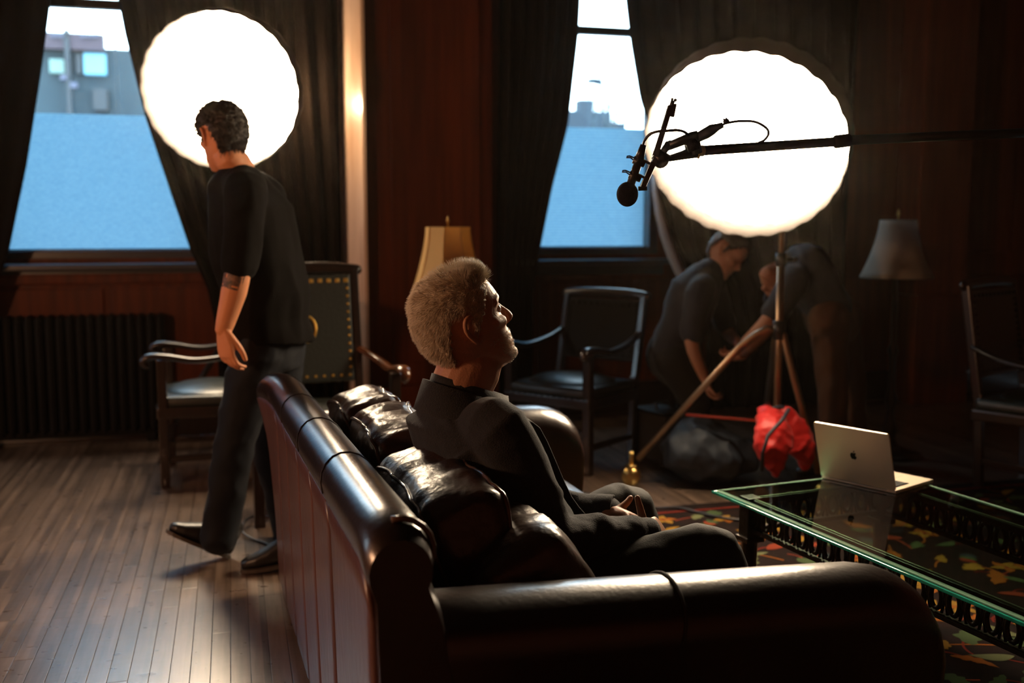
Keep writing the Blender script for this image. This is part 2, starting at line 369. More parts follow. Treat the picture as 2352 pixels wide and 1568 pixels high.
# ================================================================ ROOM SHELL
X0, X1, Y0, Y1, ZC = -3.4, 6.3, -2.6, 6.6, 3.9
WZ0, WZ1 = 1.10, 3.45
WIN = [(-1.46, -.06), (1.76, 2.86)]
b = MB()
xs = [X0, WIN[0][0], WIN[0][1], WIN[1][0], WIN[1][1], X1]
for i in range(5):
    a, c = xs[i], xs[i+1]
    if i in (1, 3):
        b.box(((a+c)/2, Y1+.15, WZ0/2), (c-a, .3, WZ0)); b.box(((a+c)/2, Y1+.15, (WZ1+ZC)/2), (c-a, .3, ZC-WZ1))
    else: b.box(((a+c)/2, Y1+.15, ZC/2), (c-a, .3, ZC))
struct('wall_back', b, M['wood_wall'])
LW0, LW1, LZ0, LZ1 = 4.5, 5.1, 1.2, 2.4      # side window added unseen at the left: cool daylight for floor and sofa back
struct('wall_left', MB().box((X0-.1, (Y0+LW0)/2, ZC/2), (.2, LW0-Y0, ZC)).box((X0-.1, (Y1+LW1)/2, ZC/2), (.2, Y1-LW1, ZC)).box((X0-.1, (LW0+LW1)/2, LZ0/2), (.2, LW1-LW0, LZ0)).box((X0-.1, (LW0+LW1)/2, (LZ1+ZC)/2), (.2, LW1-LW0, ZC-LZ1)), M['wall_dim'])
w = empty('window_3', (X0-.1, (LW0+LW1)/2, LZ0)); w['kind'] = 'structure'
fr = MB(); HH = LZ1-LZ0; WW = LW1-LW0
for sx in (-1, 1): fr.box((0, sx*(WW/2-.03), HH/2), (.12, .06, HH), bev=.006)
fr.box((0, 0, .03), (.14, WW, .06), bev=.006).box((0, 0, HH-.03), (.12, WW, .06), bev=.006)
fr.obj('window_frame', M['frame'], w, False)
MB().box((0, 0, HH*.55), (.05, WW-.1, .05), bev=.006).obj('meeting_rail', M['frame'], w, False)
MB().box((0, 0, HH/2), (.004, WW-.1, HH-.1)).obj('glass_pane', M['glass'], w, False)
struct('wall_right', MB().box((X1+.1, (Y0+Y1)/2, ZC/2), (.2, Y1-Y0, ZC)), M['wall_dim'])
struct('wall_front', MB().box(((X0+X1)/2, Y0-.1, ZC/2), (X1-X0, .2, ZC)), M['wall_dim'])
struct('ceiling', MB().box(((X0+X1)/2, (Y0+Y1)/2, ZC+.1), (X1-X0+.4, Y1-Y0+.4, .2)), M['plaster'])
# pilasters and trims
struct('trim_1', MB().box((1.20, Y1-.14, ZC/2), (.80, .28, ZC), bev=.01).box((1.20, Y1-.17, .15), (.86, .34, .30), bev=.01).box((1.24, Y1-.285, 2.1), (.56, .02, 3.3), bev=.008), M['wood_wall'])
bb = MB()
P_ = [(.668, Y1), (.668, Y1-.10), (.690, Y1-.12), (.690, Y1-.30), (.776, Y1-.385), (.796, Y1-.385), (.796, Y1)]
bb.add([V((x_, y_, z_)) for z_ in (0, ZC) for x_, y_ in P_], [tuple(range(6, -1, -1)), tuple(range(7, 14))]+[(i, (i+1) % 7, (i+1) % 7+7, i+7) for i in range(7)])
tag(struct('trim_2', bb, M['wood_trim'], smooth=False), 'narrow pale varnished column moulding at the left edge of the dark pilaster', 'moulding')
struct('trim_3', MB().box((4.95, Y1-.14, ZC/2), (.42, .28, ZC), bev=.01).box((4.95, Y1-.16, .4), (.46, .32, .8), bev=.01), M['wood_wall'])
struct('trim_4', MB().box((X0/2+.3, Y1-.03, .98), (-(X0)+.6, .06, .06), bev=.01), M['wood_wall'])
struct('baseboard_back', MB().box(((X0+X1)/2, Y1-.02, .11), (X1-X0, .04, .22), bev=.01), M['wood_dark'])
# panelling below / beside the windows: stiles as parts of the wall
wallb = bpy.data.objects['wall_back']
def pane_panel(x0, x1, z0, z1, y=Y1):
    MB().box(((x0+x1)/2, y-.008, (z0+z1)/2), (x1-x0, .016, z1-z0), bev=.01).obj('wood_panel', M['wood_wall'], wallb, False)
for x0, x1 in ((-3.3, -2.4), (-2.3, -1.5), (-1.4, -.75), (-.7, -.05), (2.0, 2.6), (2.68, 3.3), (3.4, 4.0), (4.1, 4.65), (5.25, 5.75), (5.8, 6.25)):
    pane_panel(x0, x1, .28, .92)
for x0, x1 in ((-3.3, -2.4), (-2.3, -1.6), (.05, .6), (3.0, 3.6), (3.7, 4.3), (5.25, 5.75), (5.8, 6.25)):
    pane_panel(x0, x1, 1.1, 3.4)
# windows
for wi, (x0, x1) in enumerate(WIN):
    w = empty('window_%d' % (wi+1), ((x0+x1)/2, Y1+.1, WZ0)); w['kind'] = 'structure'
    xc = 0; hw = (x1-x0)/2; H = WZ1-WZ0
    fr = MB()
    for sx in (-1, 1): fr.box((sx*(hw-.03), .0, H/2), (.06, .14, H), bev=.006)
    fr.box((0, 0, .02), (2*hw, .16, .05), bev=.006).box((0, 0, H-.03), (2*hw, .14, .06), bev=.006)
    fr.obj('window_frame', M['frame'], w, False)
    MB().box((0, -.03, 2.595-WZ0), (2*hw-.1, .05, .055), bev=.006).obj('meeting_rail', M['frame'], w, False)
    MB().box((0, 0, .045), (2*hw-.1, .05, .02), bev=.004).obj('bottom_rail', M['frame'], w, False)
    MB().box((0, -.20, -.045), (2*hw+.10, .22, .035), bev=.012).obj('window_sill', M['frame'], w, False)
    MB().box((0, -.12, -.10), (2*hw+.04, .05, .07), bev=.01).obj('sill_moulding', M['frame'], w, False)
    MB().box((0, .02, (2.57-WZ0+.05)/2), (2*hw-.12, .004, 2.57-WZ0-.05)).obj('glass_pane', M['glass'], w, False)
    MB().box((0, .05, (2.62-WZ0+H-.06)/2), (2*hw-.12, .004, H-.06-(2.62-WZ0))).obj('glass_pane', M['glass'], w, False)
    f = MB().box((0, .035, (1.962-WZ0+.05)/2), (2*hw-.12, .002, 1.962-WZ0-.05)).obj('frosted_film', M['film'], w, False)
    tag(f, 'pale blue patterned privacy film over the lower glass')

# ---------------------------------------------------------------- floor and boards
BW = .057
flo = struct('floor', MB().box(((X0+X1)/2, (Y0+Y1)/2, -.03), (X1-X0, Y1-Y0, .04)), M['underfloor'])
rest = MB(); nb = 0
bmesh_cache = {}
def board_mesh(L_):
    if L_ not in bmesh_cache:
        mb = MB().box((0, 0, -.006), (BW-.0016, L_-.0016, .012), bev=.0007)
        me = bpy.data.meshes.new('floor_board'); me.from_pydata([tuple(v) for v in mb.v], [], mb.f); me.materials.append(M['oak']); bmesh_cache[L_] = me
    return bmesh_cache[L_]
def visible_floor(x, y):
    X = x*math.cos(PSI)-y*math.sin(PSI); d = x*math.sin(PSI)+y*math.cos(PSI)
    if d < .5: return False
    c = d*CT+CAMH*ST; px = CX+F_PX*X/c; py = CY+F_PX*(CAMH*CT-d*ST)/c
    return (-60 < px < 690 and 1055 < py < 1640) or (1270 < px < 1760 and 1060 < py < 1230)
lens_ = [.6, .75, .9, 1.05, 1.2, 1.35]
ix = 0; x = X0+BW/2
while x < X1:
    y = Y0-R.random()*.6
    while y < Y1:
        L_ = R.choice(lens_); y2 = min(y+L_, Y1); yc = y+L_/2
        vis = any(visible_floor(x, y+L_*q) for q in (.05, .5, .95))
        if y+L_ <= Y1 and y > Y0 and vis and nb < 299:
            o = bpy.data.objects.new('floor_board', board_mesh(L_)); COL.objects.link(o); o.parent = flo; o.location = (x, yc, 0*R.uniform(-.0004, .0004)); nb += 1
        else:
            a = max(y, Y0); rest.box((x, (a+y2)/2, -.006), (BW-.0016, y2-a-.0016, .012))
        y += L_
    x += BW
ro = rest.obj('distant_floor_boards', M['oak'], flo, False); ro['kind'] = 'stuff'

# ---------------------------------------------------------------- curtains
def interp(pts, z):
    pts = sorted(pts)
    if z <= pts[0][0]: return pts[0][1]
    if z >= pts[-1][0]: return pts[-1][1]
    for (a, xa), (c, xc) in zip(pts, pts[1:]):
        if a <= z <= c:
            t = (z-a)/(c-a); return xa+(xc-xa)*t
def curtain(edge_px, fixed_x, is_left, label, yb=6.38, folds=9, lining=None):
    E_ = [(p.z, p.x) for p in (Qy(a, c, yb) for a, c in edge_px)]
    nz, nx = 60, folds*10; z_lo, z_hi = .04, 3.55
    vs = []; fs = []
    for i in range(nz+1):
        z = z_lo+(z_hi-z_lo)*i/nz; xe = interp(E_, z)
        amp = .05 if z > .9 else .04
        for j in range(nx+1):
            t = j/nx; xx = fixed_x+(xe-fixed_x)*t
            yy = yb-.02+amp*math.sin(t*folds*2*math.pi+math.sin(z*1.3+t*3)*.7)*(1-.5*t*t)+.02*noise.noise(V((xx*3, z*1.1, folds)))
            vs.append(V((xx, yy, z)))
    for i in range(nz):
        for j in range(nx): a = i*(nx+1)+j; fs.append((a, a+1, a+nx+2, a+nx+1))
    o = mesh_obj('curtain', vs, fs, M['curtain']); md = o.modifiers.new('s', 'SOLIDIFY'); md.thickness = .006
    tag(o, label, 'curtain', 'dark floor-length curtains')
    # gathered tieback band
    return o
c1 = curtain([(136, -330), (124, -120), (118, 5), (95, 180), (65, 380), (25, 575), (-12, 680), (-40, 760)], -2.35, True, 'dark curtain at the far left edge, left of the left window')
c2 = curtain([(205, -330), (255, -120), (275, 5), (290, 80), (335, 265), (390, 430), (440, 575), (478, 660), (500, 760)], .66, False, 'dark curtain behind the walking man, right side of the left window', folds=11)
c3 = curtain([(1352, -330), (1336, -100), (1330, 0), (1325, 90), (1300, 290), (1265, 430), (1237, 575), (1222, 680)], 1.66, True, 'dark curtain left of the right window, beside the wooden pilaster', folds=7)
E4 = [(1405, -330), (1425, -120), (1435, 0), (1445, 100), (1465, 230), (1487, 290), (1510, 430), (1540, 560), (1590, 660), (1620, 760)]
c4 = curtain(E4, 4.2, False, 'dark curtain right of the right window, behind the larger round studio light', folds=12)
# pale lining edge turned out on the fourth curtain
vs = []; fs = []
LP = [(1503, 400, 2), (1508, 440, 9), (1517, 490, 15), (1530, 540, 20), (1548, 590, 22), (1566, 630, 20), (1583, 665, 12)]
for px, py, w in LP:
    a = Qy(px-w/2-4, py, 6.30); c = Qy(px+w/2, py, 6.27); vs += [a, (a+c)/2-V((0, .012, 0)), c]
for i in range(len(LP)-1):
    for j in range(2): a = i*3+j; fs.append((a, a+1, a+4, a+3))
li = mesh_obj('lining', vs, fs, M['lining'], c4); md = li.modifiers.new('s', 'SOLIDIFY'); md.thickness = .004; tag(li, 'pale turned-out curtain lining')
# ---------------------------------------------------------------- radiator under the left window
rad = empty('radiator', (-1.0, 6.50, 0), label='dark ribbed radiator under the left window', cat='radiator')
fin = None
for k in range(30):
    if fin is None:
        f = MB(); f.box((0, 0, .42), (.040, .12, .68), bev=.015); f.box((0, 0, .42), (.016, .14, .70), bev=.006)
        fin = f.obj('fin', M['iron'], rad, False); fin.location = (-1.05, 0, 0)
    else:
        o = fin.copy(); COL.objects.link(o); o.location = (-1.05+k*.056, 0, 0)
MB().box((-.25, 0, .06), (1.7, .06, .04), bev=.01).box((-1.0, 0, .03), (.05, .1, .06)).box((.5, 0, .03), (.05, .1, .06)).obj('base_rail', M['iron'], rad, False)

# ================================================================ OUTSIDE
b = empty('neighbouring_building', (-4.0, 34, 0), label='blue-grey building across the street seen through the left window', cat='building')
pt = lambda px, py: Q(px, py, 33.0)
def facade_box(name, a, c, m, dy, parent, th=.3):
    p, q = Qy(*a, 34.0), Qy(*c, 34.0); cx_ = (p.x+q.x)/2+4.0; cz_ = (p.z+q.z)/2
    return MB().box((cx_, dy, cz_), (abs(q.x-p.x), th, abs(p.z-q.z))).obj(name, m, parent, False)
facade_box('wall', (-700, 71), (760, 620), M['facade'], 2, b, 4)
facade_box('sign_board', (60, 76), (243, 122), M['sign'], -.25, b, .4)
for k, (a, w) in enumerate(((124, 8), (134, 7), (143, 9), (155, 6), (190, 9), (201, 8), (212, 8), (222, 9))):
    facade_box('sign_lettering', (a, 84), (a+w, 93), M['signtext'], -.5, b, .1)
facade_box('window', (194, 125), (246, 174), M['litwin'], -.1, b, .3)
facade_box('window', (116, 138), (150, 170), M['litwin2'], -.1, b, .3)
facade_box('window', (177, 128), (190, 172), M['dkwin'], -.1, b, .3)
facade_box('window', (215, 205), (250, 255), M['dkwin'], -.1, b, .3)
facade_box('drainpipe', (152, 74), (174, 300), M['dkwin'], -.4, b, .3)
facade_box('drainpipe', (268, 74), (276, 300), M['dkwin'], -.4, b, .3)
facade_box('wall_lamp', (146, 178), (160, 190), M['signtext'], -.5, b, .3)
facade_box('wall_lamp', (168, 195), (184, 208), M['signtext'], -.5, b, .3)
# distant roof and winter tree behind the right window
s = empty('distant_house', (12, 40, 0), label='dark distant house roof left of the bare tree outside the right window', cat='house')
p0 = Qy(1262, 262, 40); p1 = Qy(1372, 320, 40)
MB().box(((p0.x+p1.x)/2-12, 0, (p0.z+p1.z)/2-1.6), (p1.x-p0.x, 3, p0.z-p1.z+3.2)).box(((p0.x+p1.x)/2-12, 0, .75), (p1.x-p0.x-.4, 2.6, 2.1)).obj('wall', M['shed'], s, False)
q = Qy(1342, 236, 40); MB().box((q.x-12, 0, q.z-.6), (.6, .6, 1.4)).obj('chimney', M['shed'], s, False)
p0 = Qy(1372, 284, 40); p1 = Qy(1425, 320, 40)
MB().box(((p0.x+p1.x)/2-12, .4, (p0.z+p1.z)/2-1.5), (p1.x-p0.x, 2, p0.z-p1.z+3)).obj('low_roof', M['shed'], s, False)
tp = Qy(1392, 300, 36)
tree = MB(); Rt = random.Random(3)
def branch(p, d, L_, r, k):
    q = p+d*L_; tree.tube([p, (p+q)/2+V((Rt.uniform(-.1, .1), Rt.uniform(-.1, .1), 0))*L_*.3, q], [r, r*.8, r*.6], 6)
    if k:
        for _ in range(3):
            dd = (d+V((Rt.uniform(-.8, .8), Rt.uniform(-.8, .8), Rt.uniform(-.1, .6)))).normalized(); branch(q if Rt.random() < .6 else (p+q)/2, dd, L_*.68, r*.55, k-1)
branch(V((0, 0, 0)), V((.05, 0, 1)), tp.z*.85, .16, 1)
for sx in (-.5, .1, .5): branch(V((0, 0, tp.z*.8)), V((sx, 0, 1)).normalized(), .9, .07, 4)
t = tree.obj('bare_tree', M['bark']); t.location = (tp.x, tp.y, 0); tag(t, 'bare winter tree outside the right window', 'tree')
q = Qy(1364, 186, 20)
l = empty('street_lamp', (q.x, q.y, 0), label='small dark street lamp head above the roofs outside the right window', cat='lamp')
MB().ball((0, 0, q.z), (.17, .12, .06)).ball((.1, 0, q.z-.03), (.1, .09, .05)).obj('lamp_head', M['shed'], l)
MB().tube([(-.1, 0, 0), (-.1, 0, q.z-.02)], .012, 8).obj('pole', M['shed'], l)
MB().box((5, 45, -.35), (160, 76, .1)).obj('street_ground', M['outground'], None, False)['kind'] = 'structure'

# thin scattering volume added to stand in for lens glow round the lamps
m = bpy.data.materials.new('glow_scatter'); m.use_nodes = True; N = m.node_tree.nodes; N.remove(N['Principled BSDF'])
vsn = N.new('ShaderNodeVolumeScatter'); vsn.inputs['Density'].default_value = .0007; vsn.inputs['Anisotropy'].default_value = .86; vsn.inputs['Color'].default_value = (1, .80, .62, 1)
m.node_tree.links.new(vsn.outputs[0], N['Material Output'].inputs['Volume'])
hz = MB().box((4, 36, 10), (120, 90, 30)).obj('glow_volume', m, None, False); tag(hz, 'thin scattering volume added for the lens glow round the two studio lights', 'glow_volume', None, 'stuff')
# ================================================================ STUDIO LIGHTS
def softbox(name_label, C, n, rad_, stand_top, foot, leg_dirs, tube_m, wheels=True, brace_m=None, nsc=26, leg_h=.75, leg_r=.55, fsb='head'):
    root = empty('studio_light', (foot.x, foot.y, 0), label=name_label, cat='studio light', group='round softbox lights on stands')
    n = n.normalized(); x = n.cross(V((0, 0, 1))).normalized(); y = x.cross(n).normalized()
    O_ = V((foot.x, foot.y, 0)); C = C-O_
    T = lambda a, r, z: C+x*math.cos(a)*r+y*math.sin(a)*r+n*z
    NA = nsc*8
    def rr(a, r): return r*(1-.013*(1-abs(math.cos(nsc*a/2)))+.004*math.sin(3*a+1))
    vs = []; fs = []
    rings = [(rad_, 0), (rad_*.96, .012), (rad_*.7, .03), (rad_*.35, .04)]
    for r, z in rings:
        for j in range(NA): a = 2*math.pi*j/NA; vs.append(T(a, rr(a, r) if r > .9*rad_ else r, z))
    for i in range(len(rings)-1):
        for j in range(NA): fs.append((i*NA+j, i*NA+(j+1) % NA, (i+1)*NA+(j+1) % NA, (i+1)*NA+j))
    vs.append(C+n*.043); k = len(vs)-1
    for j in range(NA): fs.append((3*NA+j, 3*NA+(j+1) % NA, k))
    mesh_obj('diffuser', vs, fs, M['diffuser'], root)
    # fabric lip standing proud of the diffuser
    vs = []; fs = []; lip = [(rad_*1.004, .016), (rad_*1.012, .10), (rad_*1.022, .10), (rad_*1.035, -.03)]
    for r, z in lip:
        for j in range(NA): a = 2*math.pi*j/NA; vs.append(T(a, rr(a, r), z+.006*math.sin(nsc*a)))
    for i in range(3):
        for j in range(NA): fs.append((i*NA+j, i*NA+(j+1) % NA, (i+1)*NA+(j+1) % NA, (i+1)*NA+j))
    mesh_obj('fabric_lip', vs, fs, M['lip'], root)
    vs = []; fs = []
    for r, z in ((rad_*1.003, -.03), (rad_*1.004, .016)):
        for j in range(NA): a = 2*math.pi*j/NA; vs.append(T(a, rr(a, r), z))
    for j in range(NA): fs.append((j, (j+1) % NA, NA+(j+1) % NA, NA+j))
    mesh_obj('fastening_band', vs, fs, M['shell'], root)
    sl = bpy.data.lights.new('added_spill_light', 'POINT'); sl.energy = SPILL; sl.color = (1, .74, .46); sl.shadow_soft_size = .035  # unseen point light added by each softbox, brightening moulding and curtain
    so = bpy.data.objects.new('added_spill_light', sl); COL.objects.link(so); so.parent = root; so.location = C-n*.52+V((.0, 0, .10)) if rad_ > .42 else C+V((.345, .33, .04))
    # shell
    vs = []; fs = []; prof = [(1.02, -.02), (.93, -.10), (.80, -.20), (.66, -.30), (.42, -.38), (.18, -.43)]
    for r, z in prof:
        for j in range(NA): a = 2*math.pi*j/NA; vs.append(T(a, rad_*r*(1-.01*(1-abs(math.cos(nsc*a/2)))), z))
    for i in range(len(prof)-1):
        for j in range(NA): fs.append((i*NA+j, (i+1)*NA+j, (i+1)*NA+(j+1) % NA, i*NA+(j+1) % NA))
    fs.append(tuple((len(prof)-1)*NA+j for j in range(NA)))
    sh = mesh_obj('shell', vs, fs, M['shell'], root); md = sh.modifiers.new('s', 'SOLIDIFY'); md.thickness = .003
    for k in range(8):
        a = 2*math.pi*k/8+.2
        MB().tube([T(a, rad_*r*1.005, z-.005) for r, z in prof], .004, 6).obj('rib', M['blackmetal'], root)
    hb = C-n*.50
    hd = MB(); hd.tube([C-n*.42, C-n*.60], .062, 20); hd.tube([C-n*.60, C-n*.64], .05, 16)
    hd.obj('lamp_head', M['black'], root)
    st = V((0, 0, stand_top))
    MB().tube([hb-y*.05, hb-y*.10, st+V((0, 0, .02)), st-V((0, 0, .03))], .018, 10).obj('yoke', M['blackmetal'], root)
    MB().tube([(0, 0, .30), (0, 0, leg_h+.35)], .0185, 16).obj('pole', tube_m, root)
    MB().tube([(0, 0, leg_h+.30), (0, 0, stand_top)], .0145, 16).obj('riser', tube_m, root)
    MB().tube([(0, 0, leg_h+.31), (0, 0, leg_h+.37)], .026, 14).obj('collar', M['black'], root)
    MB().tube([(0, 0, leg_h-.04), (0, 0, leg_h+.05)], .030, 14).obj('leg_bracket', M['blackmetal'], root)
    MB().tube([(0, 0, .33), (0, 0, .38)], .028, 14).obj('brace_bracket', M['blackmetal'], root)
    MB().tube([(.02, 0, leg_h+.34), (.065, 0, leg_h+.34)], .010, 8).ball((.07, 0, leg_h+.34), (.014, .022, .014)).obj('knob', M['black'], root)
    for (dx, dy) in leg_dirs:
        d = V((dx, dy, 0)); L_ = d.length; u = d.normalized()
        A_ = V((0, 0, leg_h)); kf = min(1, L_/.75)**1.5
        pts = [A_+u*.02, A_+u*.06*kf+V((0, 0, .015*kf)), A_+u*.12*kf-V((0, 0, .02)), A_+u*.20*kf-V((0, 0, .08)), u*(L_-.03)+V((0, 0, .13))]
        lg = MB().tube(pts, .0165, 12).obj('leg', tube_m, root)
        tk = .62; a1 = A_*(1-tk)+(d+V((0, 0, .11)))*tk
        MB().bar(V((0, 0, .355)), a1, .022, .010).obj('brace', brace_m or tube_m, root)
        e = d+V((0, 0, 0))
        if wheels:
            MB().tube([e+V((0, 0, .095)), e+V((0, 0, .17))], .013, 10).box(e+V((0, 0, .088)), (.045, .055, .03), bev=.008).obj('caster_fork', M['brass'], lg)
            sx = V((-u.y, u.x, 0))
            for q in (-1, 1):
                MB().tube([e+V((0, 0, .045))+sx*q*.008, e+V((0, 0, .045))+sx*q*.026], .045, 20).obj('wheel', M['brass'], lg)
        else:
            MB().tube([u*(L_-.05)+V((0, 0, .15)), e+V((0, 0, .0))], .014, 10).obj('rubber_foot', M['rubber'], lg)
    return root
SPILL = .15
# larger light on the right
C2 = Q(1718, 318, 4.5); foot2 = Q(1778, 1155, 4.85); foot2.z = 0
legL = Qz(1450, 1112, 0)-foot2; legR = Qz(1893, 1150, .0)-foot2; legB = G(.12, .75, 0)
softbox('larger round studio light on a steel caster stand with red braces', C2, V((-.58, -.72, -.54)), .425, C2.z-.12, foot2,
        [(legL.x, legL.y), (legR.x, legR.y), (legB.x, legB.y)], M['chrome'], True, M['steelred'], nsc=28, leg_h=Q(1778, 760, 4.85).z)
SPILL = 22.0
C1 = Q(515, 206, 5.6); foot1 = V((C1.x+.05, C1.y+.34, 0))
softbox('round white studio light behind the walking man, left of the pale column moulding', C1, V((-.25, -1, -.27)), .405, C1.z-.06, foot1,
        [(-.45, -.35), (.42, -.38), (.05, .06)], M['blackmetal'], False, None, nsc=26, leg_h=.7)

# ================================================================ SOFA
SO = G(-.239, 1.62, 0); SRZ = math.atan2(.047, .9988)
SM = Matrix.Translation(SO) @ Matrix.Rotation(SRZ, 4, 'Z')
def S(w, l, z): return SM @ V((w, l, z))
sofa = empty('sofa', SO, SRZ, label='long brown leather sofa with rolled back and arms, back turned to the camera', cat='sofa')
SL = 2.0
def back_section(l):
    zt = .812+(-.03)*(l/SL); e = max(0, (l-1.62)/.38); n0 = max(0, (.10-l)/.10)
    zt += .022*math.sin(min(1, e)*math.pi*.6) - .05*max(0, e-.55)**2*4 - .03*n0*n0
    fl = -.055*e*e; r = .060*(1-.25*max(0, e-.7)/.3)
    cx_, cz_ = .058+fl, zt-r; P = [(.03, .05), (.022, .3), (.016+fl*.3, .55), (.012+fl*.8, cz_-.05)]
    for k in range(13):
        a = math.radians(195-k*(225/12)); P.append((cx_+r*math.cos(a), cz_+r*math.sin(a)))
    P += [(.135, cz_-.10), (.165, .45), (.18, .05)]
    return P
secs = [0, .012, .03, .06, .10, .2, .4, .6, .8, 1.0, 1.2, 1.4, 1.55, 1.65, 1.75, 1.83, 1.9, 1.95, 1.98, 2.0]
vs = []; fs = []; K = len(back_section(0))
for l in secs:
    P = back_section(l); c = V((sum(p[0] for p in P)/K, 0, sum(p[1] for p in P)/K))
    sh = {0: .90, .012: .96, .03: .985, 2.0: .86, 1.98: .94, 1.95: .98}.get(l, 1)
    for (w, z) in P: vs.append(V((c.x+(w-c.x)*sh, l, c.z+(z-c.z)*(1-(1-sh)*.35))))
for i in range(len(secs)-1):
    for j in range(K): fs.append((i*K+j, i*K+(j+1) % K, (i+1)*K+(j+1) % K, (i+1)*K+j))
fs.append(tuple(range(K))); fs.append(tuple((len(secs)-1)*K+j for j in range(K-1, -1, -1)))
o = mesh_obj('backrest', vs, fs, M['leather'], sofa); shade_auto(o, 50)
# vertical leather panels on the outside of the back
seams = [.012, .50, .80, 1.09, 1.40, 1.69, 1.97]
for a, c in zip(seams, seams[1:]):
    mb = MB(); nx_, nz_ = 12, 10; vs = []; fs = []
    for i in range(nz_+1):
        z = .06+(.60-.06)*i/nz_
        for j in range(nx_+1):
            t = j/nx_; l = a+.0018+(c-a-.0036)*t; e = max(0, (l-1.62)/.38)
            PB = back_section(l)[:5]; z = .06+(PB[4][1]-.012-.06)*i/nz_; base = interp([(q_[1], q_[0]) for q_ in PB], z)-.002
            bulge = .004*(1-(2*t-1)**16)*(1-max(0, 2*i/nz_-1)**6)
            vs.append(V((base-bulge, l, z)))
    for i in range(nz_):
        for j in range(nx_): q = i*(nx_+1)+j; fs.append((q, q+nx_+1, q+nx_+2, q+1))
    o = mesh_obj('back_panel', vs, fs, M['leather_back'], sofa); md = o.modifiers.new('s', 'SOLIDIFY'); md.thickness = .012; md.offset = -1
# seams over the back roll
for l0 in (.52, .98, 1.42, 1.76):
    P = [p for p in back_section(l0)[4:15]]
    MB().tube([V((w-.0+(w-.08)*.012, l0+.05*math.sin(k/10*3.1), z+.0005)) for k, (w, z) in enumerate(P)], .0018, 6).obj('roll_seam', M['stitch'], sofa)
# welt with studs on the inner near edge
P = back_section(.05)[9:]
MB().tube([V((w+.004, .035, z)) for w, z in P[:8]], .006, 8).obj('welt', M['piping'], sofa)
# arms
def arm(y0, y1, zt0, zt1, x0, x1, inner_sign, name):
    vs = []; fs = []; W = abs(y1-y0); yc = (y0+y1)/2; r = W/2; NS = 14; K2 = NS+5
    xs_ = [x0, x0+.02, x0+.06, x0+.15, x0+.3, x0+.45, x0+.6, x0+.75, x1-.16, x1-.11, x1-.07, x1-.04, x1-.018, x1-.004, x1]
    drop = [.03, .012, 0, 0, 0, 0, 0, 0, .002, .010, .026, .046, .075, .11, .14]
    shr = [.9, .96, 1, 1, 1, 1, 1, 1, 1, 1, .99, .97, .93, .87, .80]
    for xi, dr, sh in zip(xs_, drop, shr):
        zt = zt0+(zt1-zt0)*(xi-x0)/(x1-x0)-dr; zc = zt-r*.8
        pr = [(-r*.86, .05), (-r*.9, .25), (-r*.93, zc-.08)]
        for k in range(NS): a = math.radians(190-k*(200/(NS-1))); pr.append((r*math.cos(a), zc+r*.8*math.sin(a)))
        pr += [(r*.8, zc-.1), (r*.8, .05)]
        for (yy, z) in pr: vs.append(V((xi, yc+yy*sh*(-inner_sign), z)))
    for i in range(len(xs_)-1):
        for j in range(K2): fs.append((i*K2+j, i*K2+(j+1) % K2, (i+1)*K2+(j+1) % K2, (i+1)*K2+j))
    fs.append(tuple(range(K2))); fs.append(tuple((len(xs_)-1)*K2+j for j in range(K2-1, -1, -1)))
    o = mesh_obj(name, vs, fs, M['leather'], sofa); bm = bmesh.new(); bm.from_mesh(o.data); bmesh.ops.recalc_face_normals(bm, faces=bm.faces); bm.to_mesh(o.data); bm.free()
    return shade_auto(o, 60), r, yc
zt0 = Q(1010, 1345, 1.79).z; zt1 = Q(2040, 1304, 2.03).z
o, r_, yc_ = arm(.0, .21, zt0, zt1, .07, 1.19, -1, 'armrest')
def arm_ring(x, zt):
    r = .105*1.012; pts = []
    for k in range(17): a = math.radians(190-k*200/16); pts.append(V((x+.02*math.sin(k/16*3.1), .105+r*math.cos(a)*1, zt-.084+r*.8*math.sin(a)+.001)))
    MB().tube(pts, .003, 6).obj('arm_seam', M['stitch'], sofa)
arm_ring(.58, zt0+(zt1-zt0)*.46)
zf = Q(915, 938, 3.5).z
arm(1.79, 2.0, zf, zf-.03, .12, 1.12, 1, 'armrest')
# frame and feet
MB().box((.58, 1.0, .20), (.88, 1.66, .24), bev=.03).obj('seat_base', M['leather'], sofa, False)
for w in (.10, 1.05):
    for l in (.10, 1.90): MB().lathe([(.022, 0), (.03, .01), (.036, .05), (.03, .055)], (w, l, 0), 14).obj('foot', M['wood_dark'], sofa)

